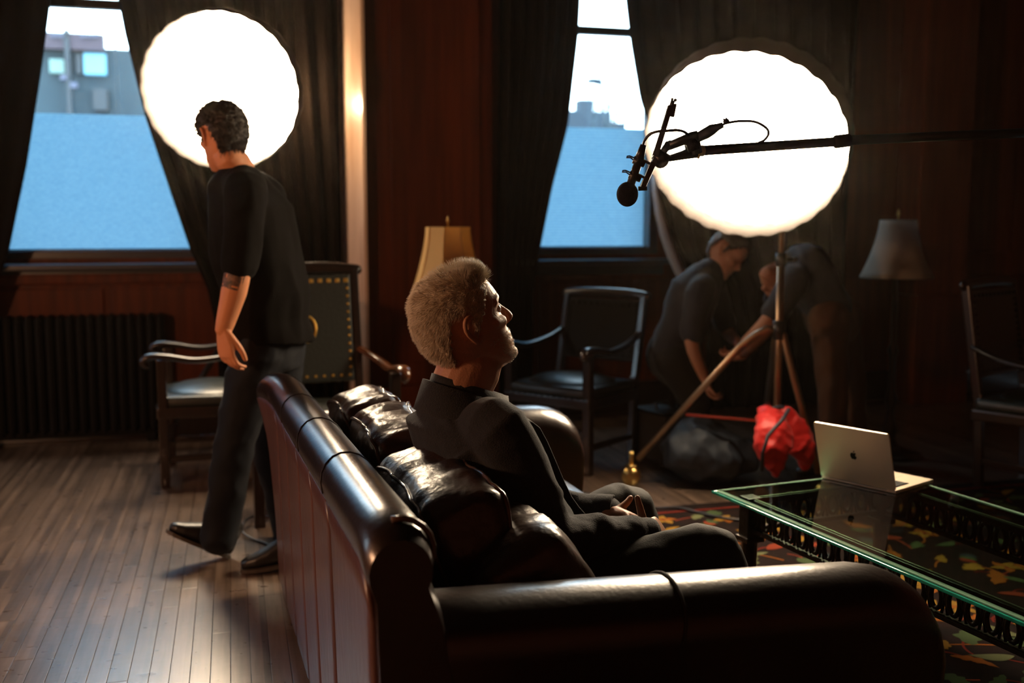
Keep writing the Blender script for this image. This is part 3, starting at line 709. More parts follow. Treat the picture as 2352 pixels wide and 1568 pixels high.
def cushion(label, group, c, dims, tilt, seed, m, name='cushion', piping=True, rz=0, soft=.5, amp=.012):
    """c in sofa coordinates; dims = thickness(w), width(l), height(z)"""
    hw, hl, hz = dims[0]/2, dims[1]/2, dims[2]/2; n = 22
    bm = bmesh.new(); bmesh.ops.create_cube(bm, size=2); bmesh.ops.subdivide_edges(bm, edges=list(bm.edges), cuts=n, use_grid_fill=True)
    bm.verts.ensure_lookup_table(); bm.verts.index_update(); bm.normal_update()
    EDG = {v.index: (1 if v.co.x > 0 else -1, math.atan2(v.co.z, v.co.y)) for v in bm.verts if abs(v.co.x) > .999 and max(abs(v.co.y), abs(v.co.z)) > .999}
    for v in bm.verts:
        x, y, z = v.co; k = 6
        # plan outline rounded square, thickness puffed
        m_ = (abs(y)**k+abs(z)**k)**(1/k) if (abs(y)+abs(z)) > 0 else 1
        s_ = max(abs(y), abs(z))/m_ if m_ else 1
        yy, zz = y*s_, z*s_
        pf = (.60+.40*max(0, (1-yy*yy)*(1-zz*zz))**soft)
        inset = 1-.035*(x*x) 
        edge = (1-.10*max(0, abs(x)-.6)**2*4)
        v.co = V((x*hw*pf, yy*hl*inset*edge, zz*hz*inset*edge))
    rings = {1: [], -1: []}
    for v in bm.verts:
        if v.index in EDG: rings[EDG[v.index][0]].append((EDG[v.index][1], v))
    bm.normal_update()
    for v in bm.verts:
        p = v.co*9+V((seed*4.3, seed, -seed)); w_ = 1-abs(noise.noise(V((p.x*.5, p.y*1.3, p.z*.8))))*2.2
        v.co += v.normal*amp*(w_*.5+.9*noise.noise(V((p.x, p.y*2.8, p.z*.9))*1.2)-.2)
    rp_ = {k: [v.co.copy() for _, v in sorted(r, key=lambda t: t[0])] for k, r in rings.items()}
    me = bpy.data.meshes.new(name); bm.to_mesh(me); bm.free(); me.materials.append(m); me.polygons.foreach_set('use_smooth', [True]*len(me.polygons))
    o = bpy.data.objects.new(name, me); COL.objects.link(o); o.location = S(*c); o.rotation_euler = (0, math.radians(tilt), SRZ+rz)
    tag(o, label, 'cushion', group)
    if piping:
        for sx in (-1, 1):
            pts = [c_ for c_ in rp_[sx]]; cc = sum(pts, V())/len(pts); pts = [c_+(c_-cc).normalized()*.003 for c_ in pts]
            MB().tube(pts, .0050, 8, closed=True).obj('piping', M['piping'], o)
    return o
GB = 'loose leather back cushions on the sofa'
cushion('wide creased back cushion beside the seated man, nearest the camera along the sofa back', GB, (.30, .58, .545), (.25, .56, .44), -14, 1.0, M['leather_soft'])
cushion('creased back cushion behind the seated man, third from the camera', GB, (.30, 1.10, .575), (.24, .46, .43), -12, 2.0, M['leather_soft'])
cushion('back cushion at the far end of the sofa against the far armrest', GB, (.30, 1.52, .57), (.24, .36, .42), -14, 3.0, M['leather_soft'])
cushion('dark slumped cushion between the near armrest and the seated man', GB, (.42, .36, .50), (.26, .32, .38), -30, 4.0, M['leather_soft'], piping=False, soft=.35, amp=.006)
GS = 'leather seat cushions of the sofa'
for k, (lb) in enumerate(('seat cushion next to the near armrest under the dark slumped cushion', 'middle seat cushion under the seated man', 'seat cushion next to the far armrest')):
    mb = MB().box((0, 0, 0), (.70, .515, .13), bev=.04); o = mb.obj('seat_cushion', M['leather'], None); o.location = S(.60, .48+k*.525, .378); o.rotation_euler.z = SRZ; tag(o, lb, 'cushion', GS); shade_auto(o, 60)

# ================================================================ RUG
ry1 = 4.25; rx0 = .72; rx1 = 4.4; ry0 = .2
rug = empty('rug', (rx0, ry0, 0), label='dark floral carpet with orange and green leaves under the coffee table', cat='carpet')
MB().box(((rx1-rx0)/2, (ry1-ry0)/2, .005), (rx1-rx0, ry1-ry0, .010), bev=.003).obj('pile', M['carpet'], rug, False)
MB().box(((rx1-rx0)/2, ry1-ry0-.10, .0105), (rx1-rx0-.06, .018, .002)).box((.10, (ry1-ry0)/2, .0105), (.018, ry1-ry0-.06, .002)).obj('border_line', M['c_red'], rug, False)
Rr = random.Random(11); mats_ = ['c_orange', 'c_green', 'c_rust', 'c_ochre', 'c_blue', 'c_red', 'c_sage']
lv = []; lf = []; li_ = []
def flat(poly, mi, z=.0112):
    k = len(lv); lv.extend(V((p[0], p[1], z)) for p in poly); lf.append(tuple(range(k, k+len(poly)))); li_.append(mi)
def leaf(x, y, L_, W, a, mi, lobes=0):
    P = []; N_ = 14
    for s_ in (1, -1):
        for k in range(N_):
            t = k/N_ if s_ == 1 else 1-k/N_
            w = W*math.sin(math.pi*t**.8)*(1+(.25*math.sin(t*math.pi*lobes*2) if lobes else 0)); px, py = (t-.5)*L_, s_*w+.12*L_*math.sin(t*3)
            P.append((x+px*math.cos(a)-py*math.sin(a), y+px*math.sin(a)+py*math.cos(a)))
    flat(P, mi, .0112+Rr.uniform(0, .0012))
def vine(x, y, a, L_, mi):
    P = []; N_ = 12; left = []; right = []
    cr = Rr.uniform(-2.5, 2.5)
    for k in range(N_+1):
        left.append((x+.004*math.sin(a), y-.004*math.cos(a))); right.append((x-.004*math.sin(a), y+.004*math.cos(a)))
        x += math.cos(a)*L_/N_; y += math.sin(a)*L_/N_; a += cr/N_
    for k in range(N_): flat([left[k], left[k+1], right[k+1], right[k]], mi)
    return x, y, a
for gx in range(int((rx1-rx0)/.135)):
    for gy in range(int((ry1-ry0)/.135)):
        x = .14+gx*.135+Rr.uniform(-.05, .05); y = .1+gy*.135+Rr.uniform(-.05, .05)
        if x > rx1-rx0-.12 or y > ry1-ry0-.14: continue
        wx, wy = x+rx0, y+ry0
        if wy < 1.2 and wx < 1.3: continue
        k = Rr.random(); a = Rr.uniform(0, 6.28)
        if k < .55:
            mi = Rr.choice([0, 1, 2, 3, 6, 1, 3, 0]); leaf(x, y, Rr.uniform(.08, .17), Rr.uniform(.016, .036), a, mi, Rr.choice([0, 0, 3, 4]))
            vine(x, y, a+2.5, Rr.uniform(.1, .2), Rr.choice([2, 5, 0]))
        elif k < .8:
            for q in range(5): leaf(x+.035*math.cos(a+q*1.26), y+.035*math.sin(a+q*1.26), .06, .018, a+q*1.26, 0 if q % 2 else 3)
            leaf(x, y, .035, .015, a, 5)
        else:
            for q in range(3): leaf(x+q*.03*math.cos(a), y+q*.03*math.sin(a), .07, .02, a+1.2, Rr.choice([4, 1, 2]))
pm = mesh_obj('leaf_pattern', lv, lf, None, rug, False, [M[k] for k in mats_], li_); pm['kind'] = 'stuff'

# ================================================================ COFFEE TABLE
TA = Qz(1638, 1124, .45); u = V((.122, -.9925, 0)).normalized(); vv = V((.9925, .122, 0)).normalized()
TL, TW = 1.55, .70
tr = math.atan2(vv.y, vv.x)
table = empty('coffee_table', (TA.x, TA.y, 0), tr, label='glass-topped coffee table with carved dark bronze frame holding the laptop', cat='coffee table')
# local: x across (vv), -y along u
gz = .444
MB().box((TW/2, -TL/2, gz), (TW-.03, TL-.03, .010)).obj('glass_top', M['tableglass'], table, False)
eb = MB()
for (x0, y0, x1, y1) in ((0, 0, TW, 0), (0, -TL, TW, -TL), (0, 0, 0, -TL), (TW, 0, TW, -TL)):
    eb.box(((x0+x1)/2, (y0+y1)/2, gz-.002), (abs(x1-x0)+.008, abs(y1-y0)+.008, .008), bev=.002)
eb.obj('glass_edge', M['glassedge'], table, False)
eb = MB()
ib = .0135
for (x0, y0, x1, y1) in ((ib, -ib, TW-ib, -ib), (ib, -TL+ib, TW-ib, -TL+ib)): eb.box(((x0+x1)/2, (y0+y1)/2, gz+.0035), (abs(x1-x0), .016, .003))
for (x0, y0, x1, y1) in ((ib, -ib, ib, -TL+ib), (TW-ib, -ib, TW-ib, -TL+ib)): eb.box(((x0+x1)/2, (y0+y1)/2, gz+.0035), (.016, abs(y1-y0), .003))
eb.obj('bevelled_rim', M['glassbevel'], table, False)
ins = .085
def rail(x0, y0, x1, y1, z, w, h, m, nm): MB().bar(V((x0, y0, z)), V((x1, y1, z)), w, h).obj(nm, m, table, False)
cs = [(ins, -ins), (TW-ins, -ins), (TW-ins, -TL+ins), (ins, -TL+ins)]
for i in range(4):
    a, c = cs[i], cs[(i+1) % 4]
    rail(*a, *c, .425, .022, .020, M['bronze'], 'top_rail'); rail(*a, *c, .335, .020, .012, M['bronze'], 'lower_rail')
    d = V((c[0]-a[0], c[1]-a[1], 0)); L_ = d.length; d.normalize(); nn = V((d.y, -d.x, 0))
    k_ = int(L_/.056); up = V((0, 0, 1))
    MB().bar(V((*a, .436))+nn*.0, V((*c, .436)), .006, .004).obj('polished_bead', M['brassline'], table, False)
    for q in range(k_):
        p = V((*a, .38))+d*(L_*(q+.5)/k_)
        if q % 2 == 0 or True:
            mb = MB(); pts = [p+d*.018*math.cos(t*2*math.pi/14)+up*.030*math.sin(t*2*math.pi/14) for t in range(14)]
            mb.tube(pts, .0068, 6, closed=True)
            pp = p+d*(L_/k_/2)
            mb.tube([pp-up*.036-d*.010, pp-d*.002, pp+up*.036-d*.010], .0042, 5).tube([pp-up*.036+d*.010, pp+d*.002, pp+up*.036+d*.010], .0042, 5)
            mb.obj('carved_ring', M['bronze'], table)
for (x, y) in cs:
    mb = MB().box((x, y, .375), (.052, .052, .13), bev=.004).box((x, y, .305), (.066, .066, .016), bev=.004)
    mb.lathe([(.026, .30), (.024, .25), (.022, .12), (.018, .04), (.026, .03), (.026, .010)], (x, y, 0), 12)
    mb.obj('leg', M['bronze'], table, False)
    MB().tube([(x, y, .435), (x, y, .4388)], .016, 14).obj('glass_rest', M['brass'], table)

# ================================================================ LAPTOP
HL = Qz(1887, 1096, .452); HR = Qz(2058, 1133, .452)
e_ = (HR-HL); lw = e_.length; e_.normalize(); nrm = V((-e_.y, e_.x, 0));
Cc = Qz(2172, 1109, .455)
if (Cc-HR).dot(nrm) < 0: nrm = -nrm
lap = empty('laptop', ((HL+HR)/2).to_tuple(), math.atan2(e_.y, e_.x), label='open silver-grey laptop with its lid back to the camera on the glass table', cat='laptop')
sg = 1 if V((-e_.y, e_.x, 0)).dot(nrm) > 0 else -1
ld = .232
MB().box((0, sg*ld/2, .0035), (lw, ld, .011), bev=.003).obj('base', M['alu'], lap, False)
kb = MB()
for r_i in range(5):
    for c_i in range(13): kb.box(((c_i-6)*lw*.062, sg*(.035+r_i*.0175), .0098), (lw*.054, .0145, .0016))
MB().box((0, sg*.070, .0092), (lw*.84, .095, .0008)).obj('keyboard_well', M['screen'], lap, False)
k = kb.obj('key_block', M['keys'], lap, False); k['kind'] = 'stuff'
MB().box((0, sg*.160, .0093), (lw*.34, .065, .0008), bev=.0003).obj('trackpad', M['alu'], lap, False)
TLp = Q(1850, 957, 1)  # lid leans; height and tilt below
lh = .197; la = math.radians(16)
lid = bpy.data.objects.new('lid', None)
def rounded_rect(w, h, r, n=5):
    P = []
    for (sx, sy, a0) in ((1, 1, 0), (-1, 1, 90), (-1, -1, 180), (1, -1, 270)):
        for k in range(n+1): a = math.radians(a0+90*k/n); P.append((sx*(w/2-r)+r*math.cos(a), sy*(h/2-r)+r*math.sin(a)))
    return P
def plate(poly, th, name, m, parent):
    n = len(poly); vs = [V((x, -th/2, z)) for x, z in poly]+[V((x, th/2, z)) for x, z in poly]
    fs = [tuple(range(n)), tuple(range(2*n-1, n-1, -1))]+[(i, i+n, (i+1) % n+n, (i+1) % n) for i in range(n)]
    return mesh_obj(name, vs, fs, m, parent, False)
ly = plate([(x, z+lh/2) for x, z in rounded_rect(lw, lh, .008)], .0055, 'lid', M['alu'], lap)
ly.location = (0, -sg*.001, .008); ly.rotation_euler = (sg*la, 0, 0)
sc_ = plate([(x, z+lh/2) for x, z in rounded_rect(lw-.012, lh-.014, .003)], .0006, 'screen', M['screen'], ly); sc_.location = (0, sg*.0030, 0)
AP = [(0, .62), (.12, .70), (.30, .74), (.50, .68), (.66, .54), (.52, .42), (.44, .25), (.46, .06), (.56, -.10), (.72, -.20), (.60, -.48), (.42, -.74), (.24, -.82), (.05, -.76), (-.08, -.74), (-.24, -.80), (-.40, -.78), (-.58, -.56), (-.72, -.24), (-.76, .10), (-.68, .42), (-.50, .64), (-.28, .72), (-.10, .66)]
k_ = .0155
g = plate([(x*k_, z*k_+lh/2) for x, z in AP], .0004, 'lid_emblem', M['emblem'], ly); g.location = (0, -sg*.0031, 0); tag(g, 'dark bitten-apple emblem')
g = plate([(x*k_, z*k_+lh/2) for x, z in [(.02, .80), (.04, 1.0), (.18, 1.18), (.36, 1.24), (.34, 1.02), (.20, .86)]], .0004, 'lid_emblem', M['emblem'], ly); g.location = (0, -sg*.0031, 0)
MB().tube([(-lw*.38, 0, .009), (lw*.38, 0, .009)], .0042, 8).obj('hinge', M['black'], lap)

# ================================================================ MICROPHONE, BOOM
MD = 2.42
mp_ = lambda px, py, d=MD: Q(px, py, d)
boom = empty('boom_pole', mp_(1610, 345, 2.5), label='black boom pole reaching in from the right edge holding the microphone', cat='boom pole')
BO = boom.location.copy()
def bl(px, py, d): return mp_(px, py, d)-BO
p_a, p_b, p_c, p_d = bl(1612, 346, 2.50), bl(1915, 326, 2.62), bl(1948, 322, 2.635), bl(2560, 296, 2.9)
MB().tube([p_a, p_b], .0118, 18).obj('tube', M['blackmetal'], boom)
MB().tube([bl(1850, 331, 2.595), p_b], .0112, 18).tube([p_b, bl(1920, 325.6, 2.62), p_c], [.0125, .0165, .0165], 18).obj('locking_collar', M['black'], boom)
MB().tube([p_c, p_d], .0125, 18).obj('tube', M['blackmetal'], boom)
MB().tube([bl(1594, 347, 2.49), bl(1614, 346, 2.50)], .0135, 14).tube([bl(1603, 347, 2.49), bl(1606, 347, 2.49)], .018, 14).obj('thread_collar', M['brass'], boom)
mount = empty('microphone_clip_arm', BO, label='black jointed clip arm between the boom pole and the microphone', cat='clip arm')
# shank from pole towards the joint
MB().tube([bl(1596, 348, 2.49), bl(1570, 356, 2.48), bl(1545, 362, 2.46), bl(1528, 365, 2.45)], [.016, .011, .0085, .008], 12).obj('shank', M['black'], mount)
MB().tube([bl(1585, 315, 2.48), bl(1592, 352, 2.49)], [.0175, .0165], 12).tube([bl(1592, 312, 2.47), bl(1600, 352, 2.48)], [.014, .014], 12).obj('clamp_block', M['black'], mount)
MB().ball(bl(1518, 366, 2.44), (.020, .018, .021)).tube([bl(1505, 352, 2.43), bl(1530, 372, 2.43)], [.015, .019], 12).obj('ball_joint', M['black'], mount)
MB().tube([bl(1520, 340, 2.43), bl(1533, 348, 2.43)], .011, 10).ball(bl(1532, 333, 2.43), (.007, .006, .009)).obj('wing_screw', M['black'], mount)
MB().bar(bl(1540, 243, 2.42), bl(1505, 360, 2.42), .0185, .012).obj('upper_arm', M['blackmetal'], mount, False)
MB().bar(bl(1538, 250, 2.415), bl(1504, 358, 2.415), .003, .012).obj('arm_groove', M['bronze'], mount, False)
MB().bar(bl(1512, 350, 2.43), bl(1474, 434, 2.43), .026, .012).obj('lower_arm', M['blackmetal'], mount, False)
MB().bar(bl(1500, 372, 2.415), bl(1476, 430, 2.415), .006, .010).obj('arm_groove', M['bronze'], mount, False)
MB().tube([bl(1466, 433, 2.42), bl(1486, 432, 2.42)], .0055, 8).obj('end_cap', M['black'], mount)
MB().bar(bl(1548, 238, 2.42), bl(1542, 268, 2.42), .012, .013).obj('clip_jaw', M['black'], mount, False)
MB().tube([bl(1541, 245, 2.42), bl(1546, 231, 2.42)], .0052, 8).ball(bl(1551, 230, 2.42), .004).ball(bl(1544, 228, 2.42), .0035).obj('clip_hook', M['black'], mount)
for (a, c_) in (((1489, 366), (1446, 358)), ((1480, 400), (1436, 391))):
    pts = [bl(a[0]-28, a[1]-2, 2.42), bl(c_[0], c_[1]-0, 2.42), bl(c_[0]-6, c_[1]+1, 2.42), bl(c_[0]-7, c_[1]+4, 2.42), bl(c_[0]+2, c_[1]+4, 2.42), bl(a[0]-30, a[1]+4, 2.42)]
    MB().tube(pts, .0017, 6).obj('spring_clip', M['black'], mount)
    MB().tube([bl(a[0]-34, a[1]-0, 2.42), bl(a[0]-8, a[1]+10, 2.42)], .0095, 12).tube([bl(a[0]-30, a[1]-6, 2.42), bl(a[0]-33, a[1]+8, 2.42)], .003, 8).bar(bl(a[0]-16, a[1]+0, 2.42), bl(a[0]+8, a[1]+12, 2.42), .004, .006).obj('ring_clip', M['black'], mount)
mic = empty('microphone', mp_(1441, 446), label='small black pencil microphone with round foam windscreen hanging over the seated man', cat='microphone'); MO = mic.location.copy()
ml = lambda px, py, d=MD: mp_(px, py, d)-MO
MB().ball((0, 0, 0), (.0255, .0255, .029), 24, 16).obj('foam_windscreen', M['foam'], mic)
MB().tube([ml(1446, 430), ml(1470, 362)], .0100, 16).obj('body', M['black'], mic)
MB().tube([ml(1468, 366), ml(1478, 333)], [.0115, .0072], 14).obj('connector', M['black'], mic)
xl = empty('cable_connector', mp_(1570, 327, 2.48), label='black cable plug strapped above the clamp, pointing up to the thin loop of cable', cat='plug'); XO = xl.location.copy()
x_ = lambda px, py, d=2.46: mp_(px, py, d)-XO
MB().tube([x_(1530, 338), x_(1590, 314), x_(1602, 312)], [.0100, .0120, .0125], 14).obj('socket', M['black'], xl)
MB().tube([x_(1602, 316), x_(1622, 306), x_(1636, 297), x_(1650, 291), x_(1660, 287)], [.0115, .0132, .0128, .008, .0068], 14).obj('plug', M['black'], xl)
MB().ball(x_(1538, 331), (.009, .008, .009)).obj('latch', M['black'], xl)
MB().tube([x_(1586, 322), x_(1594, 346)], .0145, 12).obj('strap', M['strap'], xl)
def cable(name, pts, r, label, n=8):
    o = MB(); P = []
    pts = [V(p) for p in pts]
    for i in range(len(pts)-1):
        p0 = pts[max(i-1, 0)]; p1 = pts[i]; p2 = pts[i+1]; p3 = pts[min(i+2, len(pts)-1)]
        for q in range(6):
            t = q/6; P.append(.5*((2*p1)+(p2-p0)*t+(2*p0-5*p1+4*p2-p3)*t*t+(-p0+3*p1-3*p2+p3)*t**3))
    P.append(pts[-1]); P2 = [P[0]]
    for p in P[1:]:
        if (p-P2[-1]).length > 1e-4: P2.append(p)
    o.tube(P2, r, n); ob = o.obj(name, M['rubber']); tag(ob, label, 'cable'); return ob
cable('cable', [mp_(1658, 288, 2.46), mp_(1668, 283, 2.46), mp_(1700, 278, 2.47), mp_(1735, 280, 2.48), mp_(1760, 294, 2.50), mp_(1765, 308, 2.52), mp_(1755, 322, 2.54), mp_(1742, 328, 2.55)], .0031, 'thin cable looping from the plug back down onto the boom pole')
cable('cable', [mp_(1477, 335), mp_(1481, 322, 2.41), mp_(1492, 309, 2.40), mp_(1510, 302, 2.39), mp_(1535, 300, 2.39), mp_(1556, 299, 2.40), mp_(1572, 303, 2.43), mp_(1584, 313, 2.46)], .0034, 'black cable arching from the microphone to the strapped plug')
tag(MB().ball(mp_(1668, 279, 2.46), (.008, .007, .007)).tube([mp_(1664, 277, 2.46), mp_(1662, 272, 2.46)], .0022, 6).tube([mp_(1669, 276, 2.46), mp_(1668, 270, 2.46)], .0022, 6).obj('cable_tie', M['strap']), 'small black cable tie on the thin cable loop', 'cable tie')
# floor cables
cable('cable', [Qz(1290, 1120, .006), Qz(1380, 1140, .006), Qz(1440, 1158, .006), Qz(1500, 1166, .006), Qz(1560, 1166, .018), Qz(1610, 1178, .018), Qz(1680, 1192, .018), Qz(1760, 1196, .018)], .006, 'black cable running over the floor towards the coffee table')
cable('cable', [Qz(640, 1262, .008), Qz(612, 1248, .008), Qz(582, 1238, .008), Qz(558, 1222, .02), Qz(562, 1198, .03), Qz(580, 1186, .02), Qz(604, 1184, .008), Qz(640, 1190, .008)], .0055, 'stiff cable loop on the floor behind the sofa end')

# ================================================================ SANDBAG, BAG, CASE
sb = MB()
bd = 4.55
def bag_lobe(pts, rad):
    sb.limb([Q(px, py, d) for px, py, d in pts], rad, 16, side=V((1, 0, 0)))
bag_lobe([(1766, 945, 4.72), (1776, 985, 4.6), (1776, 1030, 4.56), (1782, 1085, 4.56)], [(.055, .03), (.085, .05), (.090, .06), (.02, .03)])
bag_lobe([(1800, 950, 4.72), (1826, 985, 4.72), (1842, 1030, 4.70), (1850, 1068, 4.70)], [(.045, .03), (.062, .05), (.070, .055), (.025, .03)])
bag = union('sandbag', sb, M['redbag'], .008, None, 3, wrinkle(.012, 14, 2)); tag(bag, 'bright red sandbag slung over the braces of the larger light stand', 'sandbag')
MB().tube([Q(1812, 940, 4.60), Q(1796, 965, 4.52), Q(1764, 1000, 4.47), Q(1752, 1040, 4.46), Q(1750, 1080, 4.5)], .009, 6).obj('strap', M['strap'], bag)
MB().tube([Q(1770, 940, 4.70), Q(1790, 934, 4.72), Q(1818, 944, 4.72)], .011, 6).obj('handle', M['strap'], bag)
bb = MB(); bb.limb([Qz(1590, 1040, .16), Qz(1640, 1050, .13), Qz(1700, 1052, .12)], [(.17, .15), (.2, .14), (.12, .10)], 18, side=V((0, 1, 0)))
bb.limb([Qz(1600, 1015, .2), Qz(1612, 1030, .15)], [.13, .15])
o = union('duffel_bag', bb, M['bag'], .012, None, 3, wrinkle(.03, 7, 5)); tag(o, 'slumped blue-grey bag on the floor between the light stand leg and the red sandbag', 'bag')
o.location.z = -min(v.co.z for v in o.data.vertices)+.001
p = Qz(1518, 1058, 0); cs_ = empty('equipment_case', (p.x, p.y, 0), .3, label='upright dark equipment case behind the light stand leg', cat='case')
MB().box((0, 0, .15), (.20, .28, .26), bev=.015).obj('box', M['case'], cs_, False)
MB().box((0, 0, .285), (.206, .286, .018), bev=.006).obj('lid', M['iron'], cs_, False)
MB().tube([(-.05, -.02, .295), (-.05, 0, .33), (.05, 0, .33), (.05, -.02, .295)], .007, 8).obj('handle', M['black'], cs_)
for sx in (-.08, .08):
    for sy in (-.11, .11): MB().tube([(sx, sy, 0), (sx, sy, .022)], .014, 10).obj('foot', M['rubber'], cs_)

# ================================================================ FLOOR LAMPS
def lamp(label, px, ytop, ybot, d, rb, rt, m, faceted):
    zt = Q(px, ytop, d).z; zb = Q(px, ybot, d).z; p = Q(px, ybot, d)
    root = empty('floor_lamp', (p.x, p.y, 0), label=label, cat='lamp', group='turned floor lamps with bell shades')
    n = 8 if faceted else 40; vs = []; fs = []; H = zt-zb; pr = []
    for k in range(11):
        t = k/10; r = rt+(rb-rt)*((1-t)**1.6*.92+.08*(1-t)); pr.append((r, zb+H*t))
    for r, z in pr:
        for j in range(n): a = 2*math.pi*(j+.5)/n; vs.append(V((r*math.cos(a), r*math.sin(a), z)))
    for i in range(10):
        for j in range(n): fs.append((i*n+j, i*n+(j+1) % n, (i+1)*n+(j+1) % n, (i+1)*n+j))
    s_ = mesh_obj('lamp_shade', vs, fs, m, root, not faceted); md = s_.modifiers.new('s', 'SOLIDIFY'); md.thickness = .003
    if faceted:
        for j in range(n): a = 2*math.pi*(j+.5)/n; MB().tube([V((r*math.cos(a), r*math.sin(a), z)) for r, z in pr], .0035, 6).obj('shade_rib', m, s_)
    MB().lathe([(.004, zt-.02), (.004, zt+.02), (.010, zt+.03), (.006, zt+.045), (.002, zt+.06)], n=12).obj('finial', M['brass'], root)
    MB().tube([(rt*.8, 0, zt-.02), (0, 0, zt-.02), (-rt*.8, 0, zt-.02)], .002, 6).obj('harp', M['brass'], root)
    MB().lathe([(.17, 0), (.17, .02), (.12, .035), (.05, .06), (.03, .10), (.045, .15), (.03, .20), (.02, .26), (.035, .32), (.022, .38), (.018, .55), (.030, .60), (.018, .64), (.016, zb-.02), (.028, zb+.01), (.02, zb+.10), (.012, zb+.14)], n=20).obj('turned_post', M['wood_dark'], root)
    return root
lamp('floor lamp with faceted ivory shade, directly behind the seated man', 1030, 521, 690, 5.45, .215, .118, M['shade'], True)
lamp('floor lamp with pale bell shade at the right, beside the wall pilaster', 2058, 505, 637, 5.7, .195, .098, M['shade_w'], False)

# ================================================================ ARMCHAIRS
def armchair(label, px, py, d, face, back_h=1.10, bw=.50, emblem=True, leather='leather_green', wood='wood_dark', sw=.60, arms_w=None):
    p = Q(px, py, d); rz = face
    r = empty('armchair', (p.x, p.y, 0), rz, label=label, cat='armchair', group='dark leather armchairs with carved wooden arms')
    W = M[arms_w or wood]; hw = sw/2; dd = .50    # local: faces -y
    MB().box((0, 0, .425), (sw-.03, dd-.02, .06), bev=.025).ball((0, 0, .44), ((sw-.05)/2, (dd-.04)/2, .06), 24, 12).obj('seat', M[leather], r)
    MB().box((0, 0, .375), (sw, dd, .055), bev=.01).obj('seat_rail', M[wood], r, False)
    nails = MB()
    for k in range(14): nails.ball((-hw+.03+k*(sw-.06)/13, -dd/2-.002, .40), .006, 6, 4)
    for sx in (-1, 1):
        mb = MB().box((sx*(hw-.025), -dd/2+.03, .32), (.045, .045, .64), bev=.006).lathe([(.014, .0), (.024, .02), (.024, .05), (.016, .06), (.022, .10), (.024, .2)], (sx*(hw-.025), -dd/2+.03, 0), 12)
        mb.obj('leg', M[wood], r, False)
        MB().bar(V((sx*(bw/2-.0), dd/2-.03, 0)), V((sx*(bw/2-.0), dd/2-.01, .47)), .04, .04, V((0, 1, 0))).obj('leg', M[wood], r, False)
        MB().bar(V((sx*(bw/2+.005), dd/2-.01, .44)), V((sx*(bw/2+.005), dd/2+.08, back_h)), .035, .04, V((0, 1, 0))).obj('back_post', M[wood], r, False)
        MB().bar(V((sx*(hw-.03), -dd/2+.03, .14)), V((sx*(bw/2), dd/2-.03, .14)), .022, .03).obj('stretcher', M[wood], r, False)
        ar = [V((sx*(bw/2+.01), dd/2+.02, .70)), V((sx*(hw-.01), .12, .655)), V((sx*hw, -.05, .635)), V((sx*hw, -.18, .655)), V((sx*hw, -.27, .66)), V((sx*hw, -.305, .635)), V((sx*hw, -.285, .612))]
        MB().limb(ar, [(.022, .014), (.024, .015), (.026, .016), (.028, .017), (.030, .018), (.024, .018), (.018, .014)], 12, side=V((1, 0, 0))).obj('arm', W, r)
    MB().bar(V((-hw+.03, -dd/2+.05, .22)), V((hw-.03, -dd/2+.05, .22)), .05, .02).obj('stretcher', M[wood], r, False)
    t = math.atan2(.09, back_h-.44)
    bk = MB().box((0, 0, 0), (bw-.03, .035, back_h-.56), bev=.012).obj('back_panel', M['leather_green' if emblem or px > 2300 else 'leather_dull'], r, False)
    bk.location = (0, dd/2+.045, (.56+back_h)/2-.02); bk.rotation_euler.x = -t
    MB().limb([(-bw/2-.02, dd/2+.085, back_h), (-bw*.25, dd/2+.09, back_h+.012), (bw*.25, dd/2+.09, back_h+.012), (bw/2+.02, dd/2+.085, back_h)], [(.02, .026), (.022, .028), (.022, .028), (.02, .026)], 12).obj('top_rail', M[wood], r)
    ph = (back_h-.56)/2-.03
    nb_ = MB()
    for k in range(11):
        x = -bw/2+.04+k*(bw-.08)/10; nb_.box((x, -.019, ph), (.020, .006, .020), bev=.002); nb_.box((x, -.019, -ph), (.012, .006, .012), bev=.002)
    for k in range(1, 12):
        z = -ph+k*2*ph/12
        for sx in (-1, 1): nb_.ball((sx*(bw/2-.035), -.019, z), (.007, .005, .007), 8, 5)
    o = nb_.obj('nail_heads', M['gold'] if emblem else M['iron'], bk); o['kind'] = 'stuff'
    if emblem:
        MB().tube([(.055*math.cos(a*math.pi/10), -.020, .065*math.sin(a*math.pi/10)) for a in range(20)], .006, 6, closed=True).obj('emblem', M['gold'], bk)
    o = nails.obj('nail_heads', M['iron'], r); o['kind'] = 'stuff'
    return r
armchair('dark leather armchair with gilt studs and ring emblem, right beside the walking man', 735, 1170, 4.62, math.radians(-15.3+22), 1.08, .50, True, arms_w='wood_red', sw=.66)
armchair('dark armchair at the wall under the left window, its seat catching window light', 490, 1100, 5.28, math.radians(-15.3-75), .90, .44, False, leather='leather_green', sw=.56)
armchair('low dark armchair under the right window, between the seated man and the light stand leg', 1312, 1085, 5.55, math.radians(-15.3-38), .905, .50, False, sw=.56)
armchair('dark leather armchair at the right edge of the picture', 2405, 1090, 4.95, math.radians(-15.3+40), 1.0, .50, False, leather='leather_green', sw=.62)
